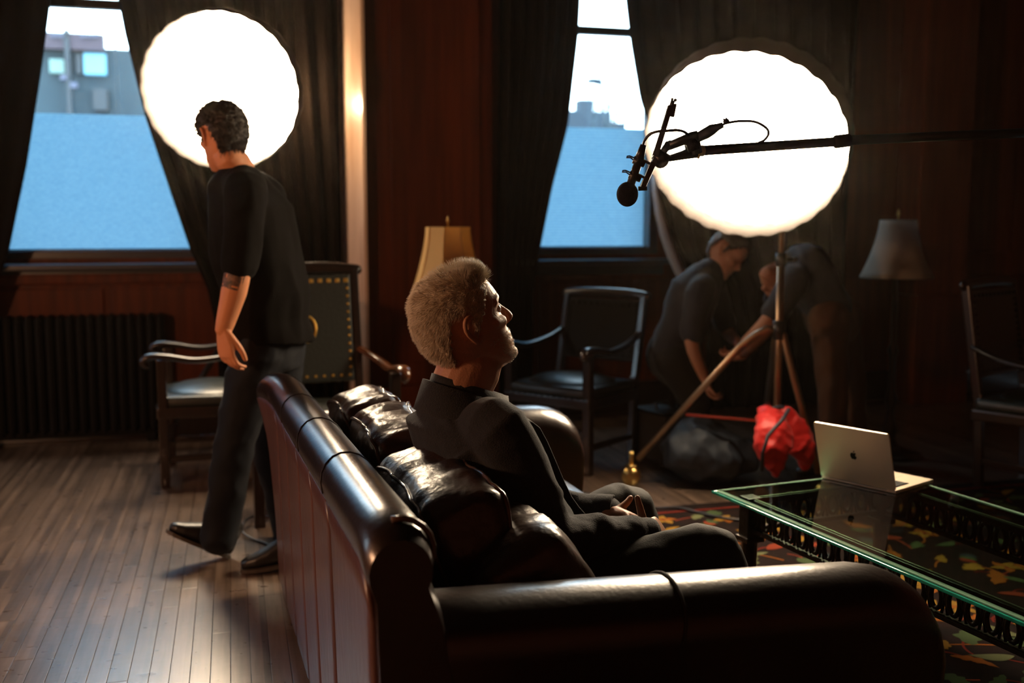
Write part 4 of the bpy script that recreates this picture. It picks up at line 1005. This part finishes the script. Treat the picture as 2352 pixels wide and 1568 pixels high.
# ================================================================ PEOPLE
def rotframe(f, up):
    f = V(f).normalized(); up = V(up); l = up.cross(f).normalized(); u_ = f.cross(l)
    return Matrix((f, l, u_)).transposed()      # columns: forward, left, up
FRONT = [(.128, .0), (.120, .045), (.105, .070), (.085, .085), (.060, .094), (.042, .098), (.030, .099), (.018, .092), (.008, .088), (-.010, .090), (-.028, .091), (-.042, .090), (-.052, .094), (-.058, .097), (-.064, .091), (-.070, .095), (-.077, .091), (-.086, .087), (-.098, .092), (-.110, .088), (-.120, .070), (-.126, .04)]
BACK = [(.128, .0), (.120, -.045), (.105, -.072), (.085, -.090), (.055, -.102), (.02, -.106), (-.01, -.102), (-.035, -.092), (-.055, -.078), (-.075, -.045), (-.095, -.01), (-.110, .015), (-.120, .03), (-.126, .04)]
WID = [(.128, .005), (.120, .038), (.105, .057), (.085, .069), (.055, .077), (.02, .079), (-.01, .0775), (-.035, .073), (-.06, .066), (-.08, .058), (-.098, .046), (-.112, .034), (-.120, .024), (-.126, .01)]
def hp(z): return interp(FRONT, z), interp(BACK, z), interp(WID, z)
def head_surface(z, a):
    xf, xb, w = hp(z); xc = -.012 if z > -.06 else (xf+xb)/2
    c, s_ = math.cos(a), math.sin(a)
    rx = (xf-xc) if c > 0 else (xc-xb)
    e = 2.15
    return V((xc+rx*math.copysign(abs(c)**(2/e), c), w*math.copysign(abs(s_)**(2/e), s_), z))
def head_pieces(mb, C, f, up, k=1.0, ear=True):
    Rm = rotframe(f, up); T = lambda p: C+Rm @ (V(p)*k)
    zs = [.126, .120, .112, .10, .085, .07, .055, .042, .034, .026, .018, .008, -.004, -.016, -.028, -.040, -.048, -.054, -.059, -.064, -.069, -.076, -.084, -.094, -.104, -.113, -.120, -.125]
    n = 40; vs = []; fs = []
    for z in zs:
        for j in range(n): vs.append(T(head_surface(z, 2*math.pi*j/n)))
    for i in range(len(zs)-1):
        for j in range(n): fs.append((i*n+j, (i+1)*n+j, (i+1)*n+(j+1) % n, i*n+(j+1) % n))
    vs += [T((0, 0, .128)), T((.04, 0, -.126))]
    for j in range(n): fs.append((len(vs)-2, j, (j+1) % n)); fs.append((len(vs)-1, (len(zs)-1)*n+(j+1) % n, (len(zs)-1)*n+j))
    mb.add(vs, fs)
    a, b_, c_ = Rm @ V((1, 0, 0)), Rm @ V((0, 1, 0)), Rm @ V((0, 0, 1))
    # nose
    mb.loft([(T((.080, 0, .026)), b_*.006*k, a*.008*k, 2), (T((.086, 0, .016)), b_*.007*k, a*.010*k, 2), (T((.094, 0, .0)), b_*.008*k, a*.012*k, 2), (T((.102, 0, -.014)), b_*.010*k, a*.013*k, 2), (T((.104, 0, -.026)), b_*.014*k, a*.015*k, 2), (T((.100, 0, -.033)), b_*.015*k, a*.014*k, 2), (T((.094, 0, -.038)), b_*.010*k, a*.008*k, 2)], 14)
    # brow ridge, cheekbones, lips, chin
    for sy in (-1, 1):
        mb.limb([T((.080, sy*.014, .034)), T((.083, sy*.030, .036)), T((.070, sy*.050, .030))], [.012*k, .011*k, .009*k], 10)
        mb.limb([T((.072, sy*.040, -.018)), T((.050, sy*.060, -.012))], [.015*k, .013*k], 10)
        if ear:
            sx = T((-.010, sy*.080, .0)); out = (b_*sy*.55-a*.55+c_*0).normalized()
            pts = [T((.004, sy*.077, .018)), T((-.006, sy*.086, .033)), T((-.022, sy*.092, .030)), T((-.029, sy*.092, .010)), T((-.022, sy*.088, -.012)), T((-.008, sy*.081, -.028)), T((.002, sy*.077, -.022))]
            mb.limb(pts, [.0045*k, .005*k, .0055*k, .0055*k, .005*k, .0065*k, .004*k], 10)
            mb.loft([(T((.000, sy*.074, .004)), a*.010*k, c_*.020*k, 2), (T((-.010, sy*.080, .003)), a*.012*k, c_*.022*k, 2), (T((-.014, sy*.084, .004)), a*.010*k, c_*.020*k, 2)], 14)
    mb.limb([T((.078, -.022, -.056)), T((.0905, 0, -.0565)), T((.078, .022, -.056))], [.004*k, .0065*k, .004*k], 10)
    mb.limb([T((.078, -.020, -.070)), T((.0885, 0, -.0705)), T((.078, .020, -.070))], [.005*k, .0075*k, .005*k], 10)
    mb.limb([T((.078, -.012, -.103)), T((.080, .012, -.103))], [.016*k, .016*k], 10)
    return T, Rm
def finger(mb, base, d, palm, lens_, curls, r):
    p = V(base); pts = [p-V(d).normalized()*.02, p]; ax = V(d).cross(palm).normalized(); dd = V(d).normalized()
    for L_, c in zip(lens_, curls):
        dd = Matrix.Rotation(math.radians(c), 3, ax) @ dd; p = p+dd*L_; pts.append(p.copy())
    mb.limb(pts, [r*1.05, r*1.08, r*.98, r*.9, r*.80][:len(pts)], 10)
def hand(mb, wrist, d, palm, thumb_side, k=1.0, curl=(35, 40, 25), spread=.0, tcurl=(20, 20), tdir=None, tk=1.0):
    """d: wrist->knuckles; palm: direction palm faces; thumb_side: direction of the thumb"""
    d = V(d).normalized(); palm = (V(palm)-d*V(palm).dot(d)).normalized(); s_ = palm.cross(d).normalized()
    if s_.dot(V(thumb_side)) < 0: s_ = -s_
    w = V(wrist)
    mb.loft([(w-d*.03*k, s_*.024*k, palm*.019*k, 2.2), (w, s_*.027*k, palm*.019*k, 2.2), (w+d*.03*k, s_*.035*k, palm*.018*k, 2.3), (w+d*.065*k, s_*.041*k, palm*.015*k, 2.4), (w+d*.088*k, s_*.040*k, palm*.012*k, 2.4), (w+d*.097*k, s_*.034*k, palm*.008*k, 2.2)], 20)
    for off, L_, kk in ((.031, .074, 0), (.0105, .082, 0), (-.0105, .076, 2), (-.031, .060, 5)):
        base = w+d*(.088-abs(off-.008)*.15)*k+s_*off*k
        finger(mb, base, d+s_*(off*spread), palm, [L_*.48*k, L_*.30*k, L_*.24*k], [curl[0]+kk, curl[1]+kk, curl[2]], .0084*k)
    td = tdir if tdir is not None else (d*.75+s_*.55+palm*.35)
    td = V(td).normalized(); b0 = w+d*.025*k+s_*.026*k+palm*.006*k
    ax = td.cross(d*.9+palm*.5+(-s_)*.6).normalized()
    p = b0.copy(); pts = [p-td*.012, p]; dd = td
    for L_, c in ((.040*tk, 0), (.032*tk, tcurl[0]), (.026*tk, tcurl[1])):
        dd = Matrix.Rotation(math.radians(c), 3, ax) @ dd; p = p+dd*L_*k; pts.append(p.copy())
    mb.limb(pts, [.013*k, .0135*k, .0115*k, .0100*k, .0085*k], 10)
def eyes(parent, T, k, Rm):
    for sy in (-1, 1):
        e = MB().ball(T((.0745, sy*.031, .010)), .0125*k, 14, 10).obj('eye', M['eye'], parent)
        MB().ball(T((.0835, sy*.032, .012)), .0052*k, 10, 8).obj('iris', M['iris'], e)
def shoe(name, heel, toe, up, m, parent, k=1.0, w=.046):
    heel = V(heel); toe = V(toe); d = (toe-heel).normalized(); L_ = (toe-heel).length; up = (V(up)-d*V(up).dot(d)).normalized(); s_ = d.cross(up)
    mb = MB(); P = [(0.0, .026, .030, .035), (.06, .034, .040, .045), (.22, .038, .048, .052), (.42, .040, .050, .050), (.62, .046, .036, .036), (.80, .044, .026, .026), (.93, .034, .020, .021), (1.0, .018, .014, .016)]
    mb.loft([(heel+d*L_*t+up*(zc+.010), s_*ww, up*hh, 2.4) for t, ww, hh, zc in P], 24)
    mb.limb([heel+d*L_*.17+up*.05, heel+d*L_*.15+up*.11], [(.036, .042), (.036, .042)], 16, side=s_)
    o = union(name, mb, m, .005, parent, 3)
    sb = MB(); out = []
    prof = [(-.01, .024), (.06, .036), (.22, .039), (.42, .040), (.62, .048), (.80, .046), (.93, .036), (1.015, .018)]
    top = [heel+d*L_*t+s_*ww+up*.012 for t, ww in prof]+[heel+d*L_*t-s_*ww+up*.012 for t, ww in reversed(prof)]
    bot = [p-up*.013 for p in top]; n = len(top)
    sb.add(top+bot, [tuple(range(n)), tuple(range(2*n-1, n-1, -1))]+[(i, i+n, (i+1) % n+n, (i+1) % n) for i in range(n)])
    sb.obj('sole', M['sole'], o, False); return o

# ---------------------------------------------------------------- the seated man
hd = 2.45; k = 1.06
HC = Q(1066, 748, hd)
fdir = G(.92, .40, 0); fdir.z = 0; fdir.normalize(); pit = math.radians(23)
hf = fdir*math.cos(pit)+V((0, 0, math.sin(pit))); hu = V((0, 0, math.cos(pit)))-fdir*math.sin(pit)
body = MB(); T, Rm = head_pieces(body, HC, hf, hu, k)
chest = Q(1085, 1010, 2.46); nb = Q(1058, 905, 2.45)
side_l = G(-.447, .894, 0).normalized(); fr = G(.894, .447, 0).normalized()
body.limb([T((-.022, 0, -.03)), T((-.018, 0, -.085)), nb, chest], [(.062, .072), (.068, .078), (.076, .076), (.09, .08)], 20, side=side_l)
shN, shF = Q(1146, 985, 2.30), Q(1012, 985, 2.62)
elN, elF = Q(1272, 1228, 2.33), Q(1180, 1162, 2.74)
wrN, wrF = Q(1488, 1230, 2.475), Q(1402, 1174, 2.66)
pelv = Q(1215, 1300, 2.49); hipN, hipF = Q(1262, 1352, 2.38), Q(1205, 1262, 2.58)
knN, knF = Q(1636, 1276, 2.40), Q(1440, 1172, 2.76)
anN, anF = Q(1628, 1690, 2.42), Q(1448, 1540, 2.80); anN.z = .10; anF.z = .10
body.loft([(pelv-V((0, 0, .10)), side_l*.12, fr*.10, 2.3), (pelv, side_l*.16, fr*.12, 2.3), (pelv*.6+chest*.4, side_l*.15, fr*.12, 2.3), (chest, side_l*.17, fr*.115, 2.3), (nb-V((0, 0, .08)), side_l*.10, fr*.06, 2.2), (nb-V((0, 0, .03)), side_l*.06, fr*.05, 2)], 24)
for sh, el, wr in ((shN, elN, wrN), (shF, elF, wrF)):
    body.limb([nb*.35+sh*.65-V((0, 0, .03)), sh-V((0, 0, .02)), sh*.5+el*.5, el, el*.6+wr*.4, wr], [.045, .052, .047, .042, .040, (.030, .024)], 16)
for hp_, kn, an in ((hipN, knN, anN), (hipF, knF, anF)):
    body.limb([hp_, hp_*.5+kn*.5, kn, kn*.6+an*.4, an], [.085, .075, .058, .052, .038], 16)
upv = V((0, 0, 1))
# hands clasped, thumbs raised
hand(body, wrN, Q(1532, 1208, 2.58)-wrN, -fr*.3-upv*.6+side_l*.75, upv, .93, (38, 48, 35), 0, (6, -4), upv*.9+side_l*.3-fr*.12, .80)
hand(body, wrF, Q(1480, 1196, 2.56)-wrF, -upv*.5-side_l*.85-fr*.1, upv, .95, (30, 45, 30), 0, (-14, -14), upv*.25+fr*.85-side_l*.1, .80)
seated = union('person', body, M['skin'], .0034, None, 2)
tag(seated, 'grey-haired man in dark jacket seated on the sofa, looking up to the right, hands clasped', 'person')
eyes(seated, T, k, Rm)
# hair cap and strands
def in_hair(z, a, top=.070):
    a_ = abs((a+math.pi) % (2*math.pi)-math.pi)      # 0 = front
    if a_ < .75: return z > .088-.010*a_
    if a_ < 1.25: return z > .078-.10*(a_-.75)
    if a_ < 1.50: return z > .020-.12*(a_-1.25)
    if a_ < 1.95: return z > .040
    return z > .030-.16*min(1, (a_-1.95)/.55)*.62
def hair_mesh(T, parent, m, off, name='hair', sideb=True):
    n = 72; zs = [.127, .124, .118, .110]+[.105-.005*i for i in range(36)]
    vs = []; fs = []
    for z in zs:
        for j in range(n):
            a = 2*math.pi*j/n; p = head_surface(z, a); nrm_ = V((p.x+.01, p.y*1.1, (p.z-.0)*.9)).normalized()
            vs.append(T(p+nrm_*(off*(1+.9*noise.noise(V((p.x*60, p.y*110, p.z*110)))))))
    for i in range(len(zs)-1):
        for j in range(n):
            if in_hair((zs[i]+zs[i+1])/2, 2*math.pi*(j+.5)/n): fs.append((i*n+j, (i+1)*n+j, (i+1)*n+(j+1) % n, i*n+(j+1) % n))
    vs.append(T((0, 0, .128+off))); 
    for j in range(n): fs.append((len(vs)-1, j, (j+1) % n))
    o = mesh_obj(name, vs, fs, m, parent); md = o.modifiers.new('s', 'SOLIDIFY'); md.thickness = off*1.3; md.offset = -1
    return o
hc = hair_mesh(T, seated, M['hair_base'], .005)
Rh = random.Random(5); hv = []; hfaces = []
def strand(root, d1, d2, L_, r):
    kx = len(hv); d1.normalize(); d2.normalize(); x = d1.cross(V((.3, .2, .9))).normalized(); y = d1.cross(x)
    mid = root+d1*L_*.5; tip = mid+d2*L_*.5
    for c, rr in ((root-d1*.002, r), (mid, r*.8)):
        for q in range(3): a = q*2.094; hv.append(c+(x*math.cos(a)+y*math.sin(a))*rr)
    hv.append(tip)
    for q in range(3): hfaces.append((kx+q, kx+(q+1) % 3, kx+3+(q+1) % 3, kx+3+q)); hfaces.append((kx+3+q, kx+3+(q+1) % 3, kx+6))
cnt = 0
while cnt < 14000:
    z = Rh.uniform(-.065, .127); a = Rh.uniform(0, 2*math.pi)
    if not in_hair(z+Rh.uniform(-.004, .004), a): continue
    if Rh.random() > interp(WID, z)/.079+.15: continue
    p = head_surface(z, a); nn = V((p.x+.01, p.y*1.1, p.z*.9)).normalized()
    a_ = abs((a+math.pi) % (2*math.pi)-math.pi)
    topw = max(0, min(1, (z-.05)/.06)); frontw = max(0, min(1, (p.x+.02)/.08))
    L_ = .010+.007*topw+.010*topw*frontw+Rh.uniform(0, .006)
    clump = noise.noise_vector(p*55)*.55
    back = V((-1, 0, -.3)); lay = nn*(.60+.8*topw*(.35+.9*frontw))+back*(.8-.5*topw*frontw)+clump+V((0, 0, -.5))*(1-topw)
    lay2 = lay+clump*.5+nn*.25*topw-V((0, 0, .1))
    strand(T(p+nn*.004), Rm @ lay, Rm @ lay2, L_, .00055); cnt += 1
st_ = mesh_obj('hair_strands', hv, hfaces, M['hair_grey'], hc); st_['kind'] = 'stuff'
hv = []; hfaces = []; cnt = 0
while cnt < 1500:
    z = Rh.uniform(-.118, -.045); a = Rh.uniform(-1.3, 1.3)
    if z > -.075 and abs(a) < .45 and z < -.05: continue
    p = head_surface(z, a); nn = V((p.x, p.y*1.1, -.02)).normalized()
    strand(T(p+nn*.0005), Rm @ (nn+V((0, 0, -.5))), Rm @ (nn+V((0, 0, -.8))), .005, .0003); cnt += 1
for sy in (-1, 1):
    for q in range(70):
        p = V((.093, sy*Rh.uniform(.012, .045), .036+Rh.uniform(-.004, .005))); p.x -= (abs(p.y)-.012)*.45
        strand(T(p), Rm @ V((.7, sy*.3, .7)), Rm @ V((.5, sy*.7, .5)), .010, .0004)
st_ = mesh_obj('stubble', hv, hfaces, M['hair_grey'], seated); st_['kind'] = 'stuff'
# shirt collar and jacket
cb = MB()
def ring_loft(mb, secs, n=40): mb.loft(secs, n)
tiltf = (fr*.30+upv*.95).normalized()
nk = T((-.02, 0, -.105))
ax_s = side_l; ax_f = (fr-tiltf*fr.dot(tiltf)).normalized()
def open_band(name, c0, a0, b0, c1, a1, b1, th, m, parent, gap=.35, n=48, flare=.0, up_=None):
    """a collar: band from lower ellipse (c0) to upper ellipse (c1), open at the front by gap radians"""
    vs = []; fs = []
    for (c, a, b__) in ((c0, a0, b0), ((c0+c1)/2, (a0+a1)/2, (b0+b1)/2), (c1, a1, b1)):
        for j in range(n+1):
            t = gap+(2*math.pi-2*gap)*j/n; vs.append(c+b__*math.cos(t)+a*math.sin(t))
    for i in range(2):
        for j in range(n): q = i*(n+1)+j; fs.append((q, q+1, q+n+2, q+n+1))
    o = mesh_obj(name, vs, fs, m, parent); md = o.modifiers.new('s', 'SOLIDIFY'); md.thickness = th; return o
ctf = (fr*math.cos(.33)-upv*math.sin(.33)); ctu = (upv*math.cos(.33)+fr*math.sin(.33))
cl = open_band('shirt_collar', nb-upv*.040+fr*.020, ax_s*.098, ctf*.112, nb+upv*.022+fr*.026, ax_s*.076, ctf*.102, .005, M['collar'], seated, .16)
jk = MB()
jk.loft([(pelv-V((0, 0, .02))+fr*.0, side_l*.19, fr*.155, 2.4), (pelv+V((0, 0, .06)), side_l*.195, fr*.165, 2.4), (pelv*.62+chest*.38, side_l*.185, fr*.16, 2.3), (pelv*.3+chest*.7-fr*.01, side_l*.195, fr*.15, 2.3), (chest+V((0, 0, .03))-fr*.01, side_l*.20, fr*.135, 2.2), (nb-V((0, 0, .065))-fr*.012, side_l*.165, fr*.115, 2.1), (nb-V((0, 0, .04))-fr*.005, side_l*.110, fr*.095, 2), (nb-V((0, 0, .03)), side_l*.082, fr*.080, 2)], 32)
for sh, el, wr, q in ((shN, elN, wrN, 1), (shF, elF, wrF, 1)):
    jk.limb([nb*.42+sh*.58-V((0, 0, .038)), sh-V((0, 0, .010)), sh*.5+el*.5, el, el*.5+wr*.5, wr*.97+el*.03], [.070, .077, .070, .062, .052, .042], 20)
jk.limb([nb-V((0, 0, .13))-fr*.04, chest-fr*.05+upv*.02, chest*.6+pelv*.4-fr*.05], [(.12, .07), (.18, .10), (.16, .10)], 20, side=side_l)
wr1 = wrinkle(.011, 8, 3, True, (1, 1, 1.2)); wr2 = wrinkle(.0035, 22, 6, False)
def jd(c):
    w_ = min(1, max(.25, (nb.z-.05-c.z)/.2)); return (wr1(c)+wr2(c))*w_
hole = lambda c: ((c-nb).dot(upv) > .004)
jacket = union('jacket', jk, M['jacket'], .006, seated, 4, jd)
tag(jacket, 'dark charcoal wool jacket')
lap_ = MB()
open_band('jacket_collar', nb-upv*.075+fr*.015, ax_s*.138, ctf*.135, nb+upv*.006+fr*.014, ax_s*.094, ctf*.112, .008, M['jacket'], seated, .30)
for wr, el, nm in ((wrN, elN, 'cuff'), (wrF, elF, 'cuff')):
    d = (wr-el).normalized(); MB().lathe([(.038, -.06), (.044, -.03), (.0455, .0), (.0445, .012), (.040, .0125), (.038, 0)], wr-d*.004, 28, d, caps=False).obj(nm, M['jacket'], seated)
# far lapel edge down the front
MB().limb([nb+fr*.095-upv*.06+side_l*-.02, chest+fr*.150+upv*.02, chest*.5+pelv*.5+fr*.17, pelv+fr*.17+upv*.08], [(.045, .010), (.06, .010), (.05, .010), (.05, .010)], 14, side=side_l).obj('jacket_front', M['jacket'], seated)
# trousers
tr_ = MB()
tr_.loft([(pelv-V((0, 0, .13)), side_l*.14, fr*.12, 2.5), (pelv-V((0, 0, .05)), side_l*.18, fr*.15, 2.5), (pelv+V((0, 0, .05)), side_l*.175, fr*.14, 2.3), (pelv+V((0, 0, .10)), side_l*.16, fr*.13, 2.2)], 28)
for hp_, kn, an in ((hipN, knN, anN), (hipF, knF, anF)):
    tr_.limb([hp_, hp_*.5+kn*.5-upv*.004, kn+(knN-hipN).normalized()*.01, kn*.55+an*.45, an+upv*.04], [(.098, .09), .080, .070, (.074, .068), (.070, .064)], 22)
w3 = wrinkle(.008, 9, 9, True)
o = union('trousers', tr_, M['trousers'], .007, seated, 4, lambda c: w3(c)); tag(o, 'dark trousers')
for an, f_ in ((anN, V((.98, -.1, 0))), (anF, V((.9, .35, 0)))):
    h0 = V((an.x, an.y, .012))-f_*.05; shoe('shoe', h0, h0+f_*.27, upv, M['shoe'], seated)

# ---------------------------------------------------------------- the walking man
WD = 3.88
def w(px, py, d=WD): return Q(px, py, d)
left = G(-1, 0, 0); away = G(0, 1, 0)
hf2 = (left*.66+away*.75-upv*.14).normalized(); hc2 = w(511, 316)
b2 = MB(); T2, R2 = head_pieces(b2, hc2, hf2, (upv+left*.10).normalized(), .97)
nb2 = w(548, 388); ch2 = w(582, 500); pv2 = w(610, 775); tf = (left*.85+away*.45).normalized(); ts = tf.cross(upv).normalized()   # ts: his right-hand side -> away
ts = (away*.80+left*-.45).normalized()
b2.limb([T2((-.02, 0, -.04)), T2((-.03, 0, -.09)), nb2, ch2], [(.054, .060), (.056, .056), (.060, .058), (.08, .06)], 18)
shL = w(565, 448, 3.72); shR = w(615, 462, 4.02); elL = w(550, 612, 3.62); wrL = w(513, 758, 3.60)
b2.loft([(pv2-V((0, 0, .06)), ts*.13, tf*.10, 2.3), (pv2+V((0, 0, .08)), ts*.14, tf*.10, 2.3), (pv2*.5+ch2*.5, ts*.13, tf*.10, 2.3), (ch2, ts*.14, tf*.09, 2.3), (nb2-V((0, 0, .07)), ts*.09, tf*.055, 2.2), (nb2-V((0, 0, .02)), ts*.055, tf*.05, 2)], 24)
b2.limb([nb2*.4+shL*.6, shL, shL*.5+elL*.5, elL, elL*.6+wrL*.4+tf*-.004, wrL], [.06, .06, .050, .043, (.046, .040), (.030, .024)], 18)
hip1, kn1, an1 = w(600, 790, 3.82), w(543, 1005, 3.78), w(502, 1222, 3.80)
hip2, kn2, an2 = w(640, 790, 3.98), w(626, 1030, 4.02), w(672, 1235, 4.12)
for a_, c_, e_2 in ((hip1, kn1, an1), (hip2, kn2, an2)):
    b2.limb([a_, a_*.5+c_*.5, c_, c_*.6+e_2*.4, e_2], [.08, .07, .055, .05, .038], 14)
elR = w(640, 590, 4.22); wrR = w(600, 700, 4.25)
b2.limb([nb2*.4+shR*.6, shR, elR, wrR], [.06, .058, .042, .028], 14)
hand(b2, wrL, w(524, 838, 3.60)-wrL, away*.8-left*.55, tf*-.6+left*-.4+away*-.2, 1.02, (22, 30, 20), 0, (15, 20), (upv*-1+left*-.75+away*.1))
hand(b2, wrR, V((0, 0, -1))+tf*.2, ts*-1, tf, 1.0)
walker = union('person', b2, M['skin_arm'], .0045, None, 2)
tag(walker, 'dark-haired man in black T-shirt and dark jeans walking left behind the sofa', 'person')
# tattoo: thin inked patch following the forearm
tt = MB(); d = (wrL-elL).normalized(); sx = d.cross(away).normalized()
vs = []; fs = []
for i in range(9):
    t = .12+.030*i
    for j in range(9):
        a = math.radians(30+j*15); r = .0430-.006*max(0, t-.2)*3
        c = elL+(wrL-elL)*t; y_ = d.cross(sx); vs.append(c+(sx*math.cos(a)+y_*math.sin(a))*(r+.0035))
for i in range(8):
    for j in range(8):
        if noise.noise(V((i*.6, j*.6, 2))) > -.28: q = i*9+j; fs.append((q, q+1, q+10, q+9))
tt_o = mesh_obj('tattoo', vs, fs, M['ink'], walker); tag(tt_o, 'dark tattoo on the upper forearm')
hm = hair_mesh(T2, walker, M['hair_dark'], .012)
hv = []; hfaces = []; cnt = 0
while cnt < 2500:
    z = Rh.uniform(-.065, .127); a = Rh.uniform(0, 2*math.pi)
    if not in_hair(z, a): continue
    p = head_surface(z, a); nn = V((p.x+.01, p.y*1.1, p.z*.9)).normalized(); cl_ = noise.noise_vector(p*40)*.6
    strand(T2(p+nn*.010), R2 @ (nn*.5+V((.2, 0, -.4))+cl_), R2 @ (nn*.2+V((.2, 0, -.7))+cl_), .020+.006*Rh.random(), .0009); cnt += 1
o = mesh_obj('hair_strands', hv, hfaces, M['hair_dark'], hm); o['kind'] = 'stuff'
gl = MB()
MB().tube([T2((.105, .055, .016)), T2((.098, .066, .014)), T2((.03, .080, .014)), T2((-.01, .082, .012))], .0018, 6).tube([T2((.105, .055, .016)), T2((.112, .03, .016)), T2((.112, -.03, .016)), T2((.105, -.055, .016))], .0016, 6).obj('glasses', M['black'], walker)
ts_ = MB()
ts_.loft([(pv2-V((0, 0, .02))-left*.03, ts*.165, tf*.140, 2.3), (pv2+V((0, 0, .07)), ts*.165, tf*.140, 2.3), (pv2*.62+ch2*.38+left*-.02, ts*.165, tf*.145, 2.3), (pv2*.3+ch2*.7, ts*.18, tf*.145, 2.3), (ch2+V((0, 0, .04))+left*.005, ts*.17, tf*.135, 2.2), (nb2-V((0, 0, .06))+left*-.005, ts*.125, tf*.105, 2.1), (nb2-V((0, 0, .015)), ts*.085, tf*.078, 2), (nb2+V((0, 0, .006)), ts*.066, tf*.064, 2)], 32)
ts_.limb([nb2*.45+shL*.55-V((0, 0, .01)), shL, shL*.5+elL*.5, elL*.98+shL*.02], [.078, .080, .074, .067], 20)
ts_.limb([nb2*.45+shR*.55-V((0, 0, .01)), shR, shR*.5+elR*.5, elR], [.076, .078, .070, .062], 20)
w4 = wrinkle(.012, 5, 4, True, (1.6, 1.6, .6))
o = union('tshirt', ts_, M['tshirt'], .009, walker, 4, lambda c: w4(c)); tag(o, 'loose black T-shirt')
jn = MB()
jn.loft([(pv2-V((0, 0, .12)), ts*.145, tf*.115, 2.4), (pv2-V((0, 0, .02)), ts*.155, tf*.125, 2.4), (pv2+V((0, 0, .06)), ts*.15, tf*.12, 2.3)], 24)
for a_, c_, e_2 in ((hip1, kn1, an1), (hip2, kn2, an2)):
    jn.limb([a_, a_*.5+c_*.5, c_, c_*.6+e_2*.4, e_2+upv*-.02], [.105, .095, .078, (.073, .072), (.072, .068)], 20)
w5 = wrinkle(.010, 8, 8, True)
o = union('jeans', jn, M['jeans'], .009, walker, 3, lambda c: w5(c)); tag(o, 'dark blue jeans')
hl1 = Qz(524, 1283, .0); hl1 = hl1.copy(); t1 = w(383, 1222, 3.80)
shoe('shoe', hl1+V((0, 0, .004)), t1, upv+left*.2, M['shoe'], walker, w=.045)
t2 = Qz(556, 1312, .006); shoe('shoe', t2-left*.27+away*.06+V((0, 0, .03)), t2, upv, M['shoe'], walker)

# ---------------------------------------------------------------- two crew members behind the light
def crew(label, j, shirt, pants, d_, thick=1.0, cap=False):
    q = lambda n: Q(*j[n]) if len(j[n]) == 3 else Q(j[n][0], j[n][1], d_)
    b3 = MB(); hf3 = q('face')-q('head'); T3, R3 = head_pieces(b3, q('head'), hf3, (q('head')-q('neck')).normalized(), 1.0)
    sd = (q('chest')-q('pelvis')).cross(hf3).normalized()
    b3.limb([q('head'), q('neck'), q('chest'), q('pelvis')], [.05, .062, (.14, .10), (.15, .11)], 18, side=sd)
    for a in ('a', 'b'):
        s0, e0, w0 = q('sh'+a), q('el'+a), q('wr'+a)
        b3.limb([q('neck')*.3+s0*.7, s0, e0, w0], [.055, .055, .040, .027], 12)
        hand(b3, w0, w0-e0, hf3*-.2+(w0-e0).cross(sd), hf3, 1.0)
        b3.limb([q('hip'+a), q('kn'+a), q('an'+a)], [.08, .055, .036], 12)
    p = union('person', b3, M['skin'], .009, None, 2); tag(p, label, 'person')
    if cap:
        hr = hair_mesh(T3, p, M['navy'], .010, 'cap'); MB().limb([T3((.07, -.04, .075)), T3((.12, 0, .07)), T3((.07, .04, .075))], [.012]*3, 8).obj('cap_brim', M['navy'], hr)
    else: hair_mesh(T3, p, M['hair_dark'], .010)
    s3 = MB(); s3.limb([q('neck')*.8+q('chest')*.2, q('chest'), q('chest')*.5+q('pelvis')*.5, q('pelvis')], [(.10, .085), (.185, .135), (.175, .13), (.17, .13)], 20, side=sd)
    for a in ('a', 'b'): s3.limb([q('neck')*.3+q('sh'+a)*.7, q('sh'+a), q('el'+a)*.85+q('sh'+a)*.15], [.075, .078, .062], 14)
    union('shirt', s3, shirt, .012, p, 3, wrinkle(.012, 6, 3))
    t3 = MB(); t3.limb([q('pelvis'), (q('hipa')+q('hipb'))/2], [.15, .15], 14)
    for a in ('a', 'b'): t3.limb([q('hip'+a), q('kn'+a), q('an'+a)], [.11, .080, .062], 14)
    union('trousers', t3, pants, .012, p, 3, wrinkle(.010, 6, 3))
    for a in ('a', 'b'):
        an = q('an'+a); f3 = V((hf3.x, hf3.y, 0)).normalized(); h0 = V((an.x, an.y, .012))-f3*.05; shoe('shoe', h0, h0+f3*.26, upv, M['shoe'], p)
    return p
def fl(px, py): 
    v = Qz(px, py, .09); return (px, py, v.x*math.sin(PSI)+v.y*math.cos(PSI))
crew('crew member in dark shirt bending over to the right, left of the steel stand pole', dict(head=(1668, 583, 5.6), face=(1705, 612, 5.55), neck=(1640, 618, 5.6), chest=(1597, 672, 5.6), pelvis=(1545, 815, 5.6),
     sha=(1606, 680, 5.42), ela=(1588, 780, 5.38), wra=(1618, 868, 5.36), shb=(1640, 668, 5.76), elb=(1668, 755, 5.72), wrb=(1692, 785, 5.6),
     hipa=(1548, 830, 5.5), kna=(1600, 935, 5.45), ana=fl(1560, 1030), hipb=(1555, 825, 5.72), knb=(1585, 930, 5.9), anb=fl(1530, 1010)), M['navy'], M['trousers'], 5.6)
crew('crew member in cap and tan trousers bent over, right of the steel stand pole', dict(head=(1790, 640, 5.4), face=(1752, 672, 5.38), neck=(1815, 610, 5.4), chest=(1845, 612, 5.4), pelvis=(1905, 715, 5.42),
     sha=(1822, 650, 5.22), ela=(1768, 730, 5.15), wra=(1712, 785, 5.2), shb=(1830, 640, 5.58), elb=(1770, 745, 5.55), wrb=(1722, 800, 5.45),
     hipa=(1905, 735, 5.28), kna=(1912, 890, 5.26), ana=fl(1915, 1058), hipb=(1925, 730, 5.55), knb=(1955, 880, 5.6), anb=fl(1965, 1025)), M['navy'], M['chinos'], 5.4, cap=True)
